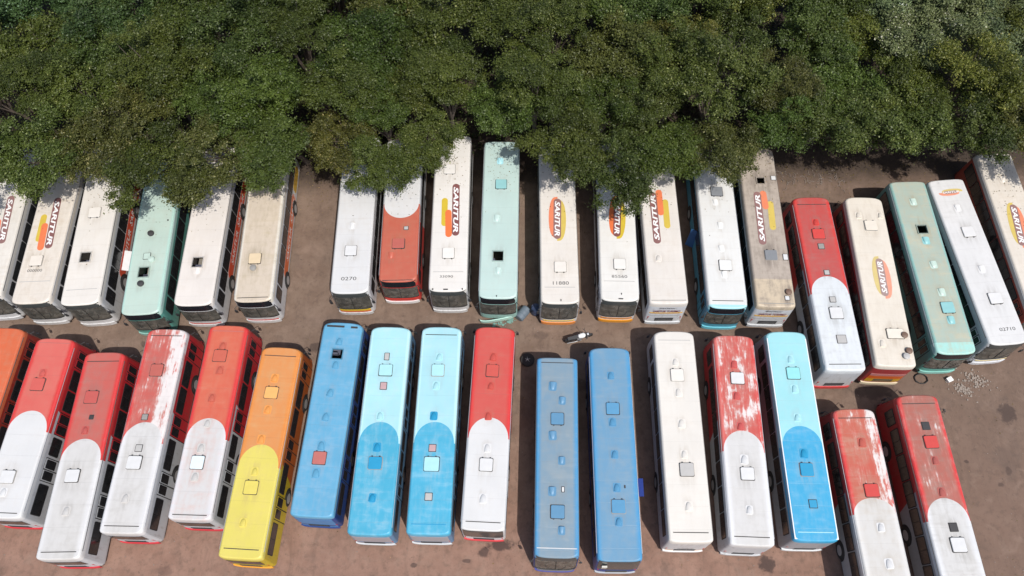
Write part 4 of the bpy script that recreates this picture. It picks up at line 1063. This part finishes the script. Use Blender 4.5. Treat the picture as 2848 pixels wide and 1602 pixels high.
def leaf_cloud(name, pos, nrm, size, tint, g):
    n = len(pos)
    r = g.normal(size=(n, 3)); t1 = np.cross(nrm, r); t1 /= np.linalg.norm(t1, axis=1)[:, None]+1e-9
    t2 = np.cross(nrm, t1)
    ln = size[:, None]; wd = size[:, None]*g.uniform(0.38, 0.62, (n, 1))
    co = np.stack([pos-t1*ln, pos-t2*wd, pos+t1*ln, pos+t2*wd], 1).reshape(-1, 3).astype(np.float32)
    me = bpy.data.meshes.new(name)
    me.vertices.add(4*n); me.vertices.foreach_set('co', co.ravel())
    me.loops.add(4*n); me.loops.foreach_set('vertex_index', np.arange(4*n, dtype=np.int32))
    me.polygons.add(n); me.polygons.foreach_set('loop_start', np.arange(0, 4*n, 4, dtype=np.int32))
    try: me.polygons.foreach_set('loop_total', np.full(n, 4, np.int32))
    except Exception: pass
    me.update(calc_edges=True)
    a = me.attributes.new('tint', 'FLOAT', 'POINT'); a.data.foreach_set('value', np.repeat(tint, 4).astype(np.float32))
    me.materials.append(M_LEAF)
    return me

def crown_mesh(seed, n=30000, dense=1.0):
    g = np.random.default_rng(seed)
    nc = 210
    # leaf sprays spread through a dome of unit radius, denser towards its outside
    nl = 24
    d = g.normal(size=(nl, 3)); d[:, 2] = np.abs(d[:, 2])*0.9-0.22; d /= np.linalg.norm(d, axis=1)[:, None]
    lob = 1.0+0.16*np.sin(3*np.arctan2(d[:, 1], d[:, 0])+seed)+0.10*np.sin(5*np.arctan2(d[:, 1], d[:, 0])+2.1*seed)
    lc = d*(g.uniform(0.30, 0.86, nl)*lob)[:, None]; lc[:, 2] *= 0.85
    lr = g.uniform(0.18, 0.34, nl)
    kl = g.choice(nl, nc, p=lr**2/np.sum(lr**2))
    e_ = g.normal(size=(nc, 3)); e_[:, 2] = np.where(g.random(nc) < 0.65, np.abs(e_[:, 2]), e_[:, 2]); e_ /= np.linalg.norm(e_, axis=1)[:, None]
    c = lc[kl]+e_*(lr[kl]*g.uniform(0.55, 1.0, nc))[:, None]*np.array([1, 1, 0.8])
    rad = np.linalg.norm(c, axis=1)[:, None]
    cr = g.uniform(0.06, 0.17, nc)
    wt = cr**1.8*(0.4+rad[:, 0]); wt /= wt.sum()
    k = g.choice(nc, n, p=wt)
    dd = g.normal(size=(n, 3)); dd /= np.linalg.norm(dd, axis=1)[:, None]
    dd[:, 2] = np.where(g.random(n) < 0.5, np.abs(dd[:, 2]), dd[:, 2])
    rr_ = cr[k]*np.abs(g.normal(0.0, 0.75, n))
    pos = c[k]+dd*rr_[:, None]*np.array([1, 1, 0.85])
    nrm = dd*0.55+np.array([0, 0, 0.55])+g.normal(size=(n, 3))*0.55
    nrm /= np.linalg.norm(nrm, axis=1)[:, None]
    size = g.uniform(0.012, 0.030, n)
    ct = g.normal(0, 0.10, nc)+g.normal(0, 0.09, nl)[kl]
    tint = np.clip(0.46+ct[k]+g.normal(0, 0.15, n), 0.0, 0.88)
    tint = np.where(g.random(n) < (0.075, 0.008, 0.05, 0.004, 0.03, 0.012, 0.06)[seed % 7]*(0.15+1.7*(ct[k] > 0.04)), g.uniform(0.92, 1.0, n), tint)
    return leaf_cloud('crown', pos, nrm, size, tint, g), c*0.92
CROWNS = [crown_mesh(40+i, 44000) for i in range(7)] + [crown_mesh(60, 15000)]

def tree(x, y, z, r, variant, col, label, off, group, bare=False, rz=0.0, zs=0.85, cat='tree'):
    # (x, y, z): centre of the crown; off: from crown centre to trunk base
    bx, by = x+off[0], y+off[1]
    root = thing('dry_tree' if bare else 'broadleaf_tree', label, cat, (bx, by, 0), 0, group)
    me, cl = CROWNS[variant]
    rr = random.Random(int(x*97+y*13))
    cz = Matrix.Rotation(rz, 3, 'Z')
    top = Vector((-off[0], -off[1], z))
    mb = MB()
    fork = Vector((-off[0]*0.35, -off[1]*0.35, z*0.42))
    mb.tube([(0, 0, -0.05), tuple(fork*0.5+Vector((0.08, 0, 0))), tuple(fork)], [0.24, 0.19, 0.16], 8)
    pick = rr.sample(range(len(cl)), 30 if bare else 14)
    for q in pick:
        e = top + cz @ Vector((cl[q][0]*r, cl[q][1]*r, cl[q][2]*r*zs))
        m_ = fork.lerp(e, 0.5)+Vector((rr.uniform(-.3, .3), rr.uniform(-.3, .3), rr.uniform(0.0, .5)))
        mb.tube([tuple(fork), tuple(m_), tuple(e)], [0.11, 0.06, 0.015], 5, False)
        if bare:
            for w_ in range(7):
                e2 = e+Vector((rr.gauss(0, .5), rr.gauss(0, .5), rr.uniform(.1, .8))); s0 = m_.lerp(e, rr.uniform(.3, 1))
                mb.tube([tuple(s0), tuple(s0.lerp(e2, .5)+Vector((0, 0, .08))), tuple(e2)], [0.022, 0.014, 0.006], 4, False)
    mb.build('trunk', M_DRY if bare else M_BARK, root)
    if not bare:
        o = obj('crown', me, M_LEAF, root, tuple(top), rz)
        bri = rr.uniform(0.80, 1.22); wrm = rr.uniform(-0.06, 0.10)
        o.scale = (r, r, r*zs); o.color = (col[0]*bri*(1+wrm), col[1]*bri, col[2]*bri*(1-wrm), 1)
    return root

OLIVE = (0.88, 0.97, 0.62); GREEN = (0.80, 1.0, 0.56); DEEP = (0.70, 0.86, 0.56); BRWN = (1.12, 0.98, 0.72); PALE = (2.0, 2.05, 3.0); BLUEG = (0.75, 1.12, 1.15); YEL = (1.16, 1.16, 0.60)
CN = {OLIVE: 'olive green', GREEN: 'fresh green', DEEP: 'deep green', BRWN: 'brownish', PALE: 'pale silvery', BLUEG: 'bluish green', YEL: 'yellowish green'}
ORD = ['first', 'second', 'third', 'fourth', 'fifth', 'sixth', 'seventh', 'eighth', 'ninth', 'tenth', 'eleventh', 'twelfth', 'thirteenth', 'fourteenth', 'fifteenth', 'sixteenth', 'seventeenth', 'eighteenth', 'nineteenth', 'twentieth', 'twenty-first', 'twenty-second']
GT = 'trees of the wood behind the buses'
# edge trees: crown centre x, y, z, radius, colour, trunk offset, what they overhang
EDGE = [(-35.0, 28.7, 6.4, 3.1, GREEN, (0, 4.1), 'the badged white bus at the left edge'), (-30.6, 28.9, 6.5, 3.0, OLIVE, (0, 4.1), 'the second white bus from the left'),
        (-26.4, 29.3, 6.6, 2.9, BRWN, (.5, 3.9), 'the white bus with a hanging flap'), (-22.8, 27.6, 6.2, 2.9, OLIVE, (0, 5.2), 'the pale mint bus on the left'),
        (-19.0, 28.2, 6.2, 2.9, BRWN, (0, 4.8), 'the bus with a red side band'), (-15.2, 29.3, 6.3, 2.9, OLIVE, (0, 3.6), 'the beige roofed bus'),
        (-11.2, 30.3, 5.6, 2.5, BRWN, (.8, 2.8), 'the bus numbered 0270'), (-8.1, 28.1, 5.6, 2.5, OLIVE, (.4, 4.6), 'the salmon red and white bus'),
        (-5.2, 30.0, 6.0, 2.3, OLIVE, (0, 3.2), 'the bus with the long brown badge'), (-0.4, 32.8, 6.0, 2.5, GREEN, (0, 1.6), 'the torn mint bus'),
        (3.8, 29.3, 6.3, 2.6, OLIVE, (-1.0, 3.4), 'the bus numbered 11880'), (6.9, 27.7, 6.1, 2.8, DEEP, (0, 5.0), 'the bus numbered 85560'),
        (10.4, 28.4, 6.0, 2.6, GREEN, (0, 3.8), 'the bus with the reversed badge'), (13.8, 28.9, 5.9, 2.5, BRWN, (0, 3.2), 'the bus with the mesh hatch'),
        (17.9, 31.6, 6.2, 2.5, GREEN, (0, 2.2), 'the grime covered bus'), (21.6, 30.7, 6.2, 2.9, OLIVE, (0, 2.8), 'the bare strip'),
        (26.0, 31.0, 6.4, 3.0, OLIVE, (0, 2.6), 'the weathered mint bus'), (30.3, 30.4, 6.3, 2.8, OLIVE, (0, 2.4), 'the white bus numbered 02710'), (34.2, 29.5, 6.2, 2.9, BRWN, (0, 4.1), 'the cream white bus')]
rt = random.Random(21)
for i, (x, y, z, r, c, of, wh) in enumerate(EDGE):
    tree(x, y-0.25, z, r*1.13, i % 7, c, '%s tree on the wood edge behind %s' % (CN[c], wh), of, GT, rz=rt.uniform(0, 6.28), zs=0.85)
ROWS = [(33.6, 4.2, 36, 6.9, 3.1, 'second'), (37.4, 4.3, 38, 7.3, 3.25, 'third'), (41.2, 4.5, 40, 7.5, 3.4, 'fourth'), (44.6, 4.4, 43, 7.8, 3.4, 'fifth'), (48.6, 4.8, 46, 7.8, 3.4, 'sixth')]
for ri, (yy, st, xw, zz, rr0, nm) in enumerate(ROWS):
    n = int(2*xw/st)+1; k = 0
    for i in range(n):
        x = -xw+st*i+rt.uniform(-0.8, 0.8)+(st/2 if ri % 2 else 0)
        y = yy+rt.uniform(-0.9, 0.9); z = zz+rt.uniform(-1.7, 1.5); r = rr0*rt.uniform(0.86, 1.13)
        if ri < 3 and abs(x+1.6) < 2.0: x = 0.9 if x > -1.6 else -4.2      # dark gap above the mint bus
        c = rt.choice([OLIVE, OLIVE, OLIVE, GREEN, DEEP, BRWN, YEL])
        if 27 < x < 37 and yy > 37: c = PALE if ri in (1, 2) else BLUEG
        if x < -22 and yy > 40: c = BLUEG if x < -25 else GREEN
        if x > 24 and ri == 0: c = YEL
        k += 1
        tree(x, y, z, r, rt.randrange(7), c, '%s tree in the %s line of the wood, %s from left' % (CN[c], nm, ORD[i]), (rt.uniform(-.4, .4), rt.uniform(-.2, .5)), GT, rz=rt.uniform(0, 6.28))
for x, y, z, r, c, wh in ((9.2, 32.2, 6.3, 2.6, OLIVE, 'the bus with the reversed badge'), (-24.0, 33.6, 6.6, 2.7, BRWN, 'the pale mint bus on the left'), (-8.6, 32.4, 6.4, 2.4, GREEN, 'the salmon red and white bus'), (3.0, 33.4, 6.6, 2.5, OLIVE, 'the bus numbered 11880'), (-16.2, 33.0, 6.6, 2.5, GREEN, 'the beige roofed bus')):
    tree(x, y, z, r, rt.randrange(7), c, '%s tree just beyond the edge tree behind %s' % (CN[c], wh), (0, 0.4), GT, rz=rt.uniform(0, 6.28))
tree(15.0, 34.6, 7.6, 1.9, 7, OLIVE, 'leafless grey brown tree among the green crowns behind the mesh hatched bus', (0, 0.4), GT, bare=True)

# undergrowth below the trees
g = np.random.default_rng(77)
n = 90000
px = g.uniform(-46, 46, n); py = 32.6+g.random(n)**0.9*22
hh = (0.5+0.5*np.sin(px*0.9+1.3*np.sin(py*0.8)))*1.5+0.3
pz = g.random(n)**0.6*hh
ok = ~((np.abs(px+1.2) < 0.8) & (py < 40))
pos = np.stack([px, py, pz], 1)[ok]; n = len(pos)
nr = g.normal(size=(n, 3))*0.6+np.array([0, -0.1, 0.8]); nr /= np.linalg.norm(nr, axis=1)[:, None]
me = leaf_cloud('undergrowth', pos, nr, g.uniform(0.05, 0.13, n), np.clip(g.normal(0.35, 0.18, n), 0, 0.9), g)
o = obj('undergrowth', me, M_LEAF); o.color = (0.8, 0.9, 0.8, 1); tag(o, 'low leafy undergrowth covering the ground of the wood', kind='stuff')

# leaves dropped on roofs and ground along the wood edge
g = np.random.default_rng(31)
P_ = []
for sp in exec_specs:
    if sp['group'] != G_UP or sp['y']+sp['L']/2 < 30.0: continue
    t0 = R(sp['t'])
    for q in range(90):
        u = sp['L']/2-abs(g.normal(0, 2.6)); v_ = g.uniform(-1.0, 1.0)
        if u < -sp['L']/2+0.5: continue
        P_.append((sp['x']-math.sin(t0)*u+math.cos(t0)*v_, sp['y']+math.cos(t0)*u+math.sin(t0)*v_, 3.165))
for q in range(4200):
    P_.append((g.uniform(-38, 38), 32.0-abs(g.normal(0, 2.2)), 0.02))
for q in range(500):
    P_.append((g.uniform(-36, 36), g.uniform(3, 20), 0.02))
pos = np.array(P_); n = len(pos)
nr = g.normal(size=(n, 3))*0.25+np.array([0, 0, 1.0]); nr /= np.linalg.norm(nr, axis=1)[:, None]
me = leaf_cloud('fallen_leaves', pos, nr, g.uniform(0.025, 0.055, n), np.clip(g.normal(0.5, 0.25, n), 0, 0.95), g)
o = obj('fallen_leaves', me, M_LEAF); o.color = (1.9, 1.15, 0.9, 1); tag(o, 'dry fallen leaves on the bus roofs and ground along the wood edge', kind='stuff')
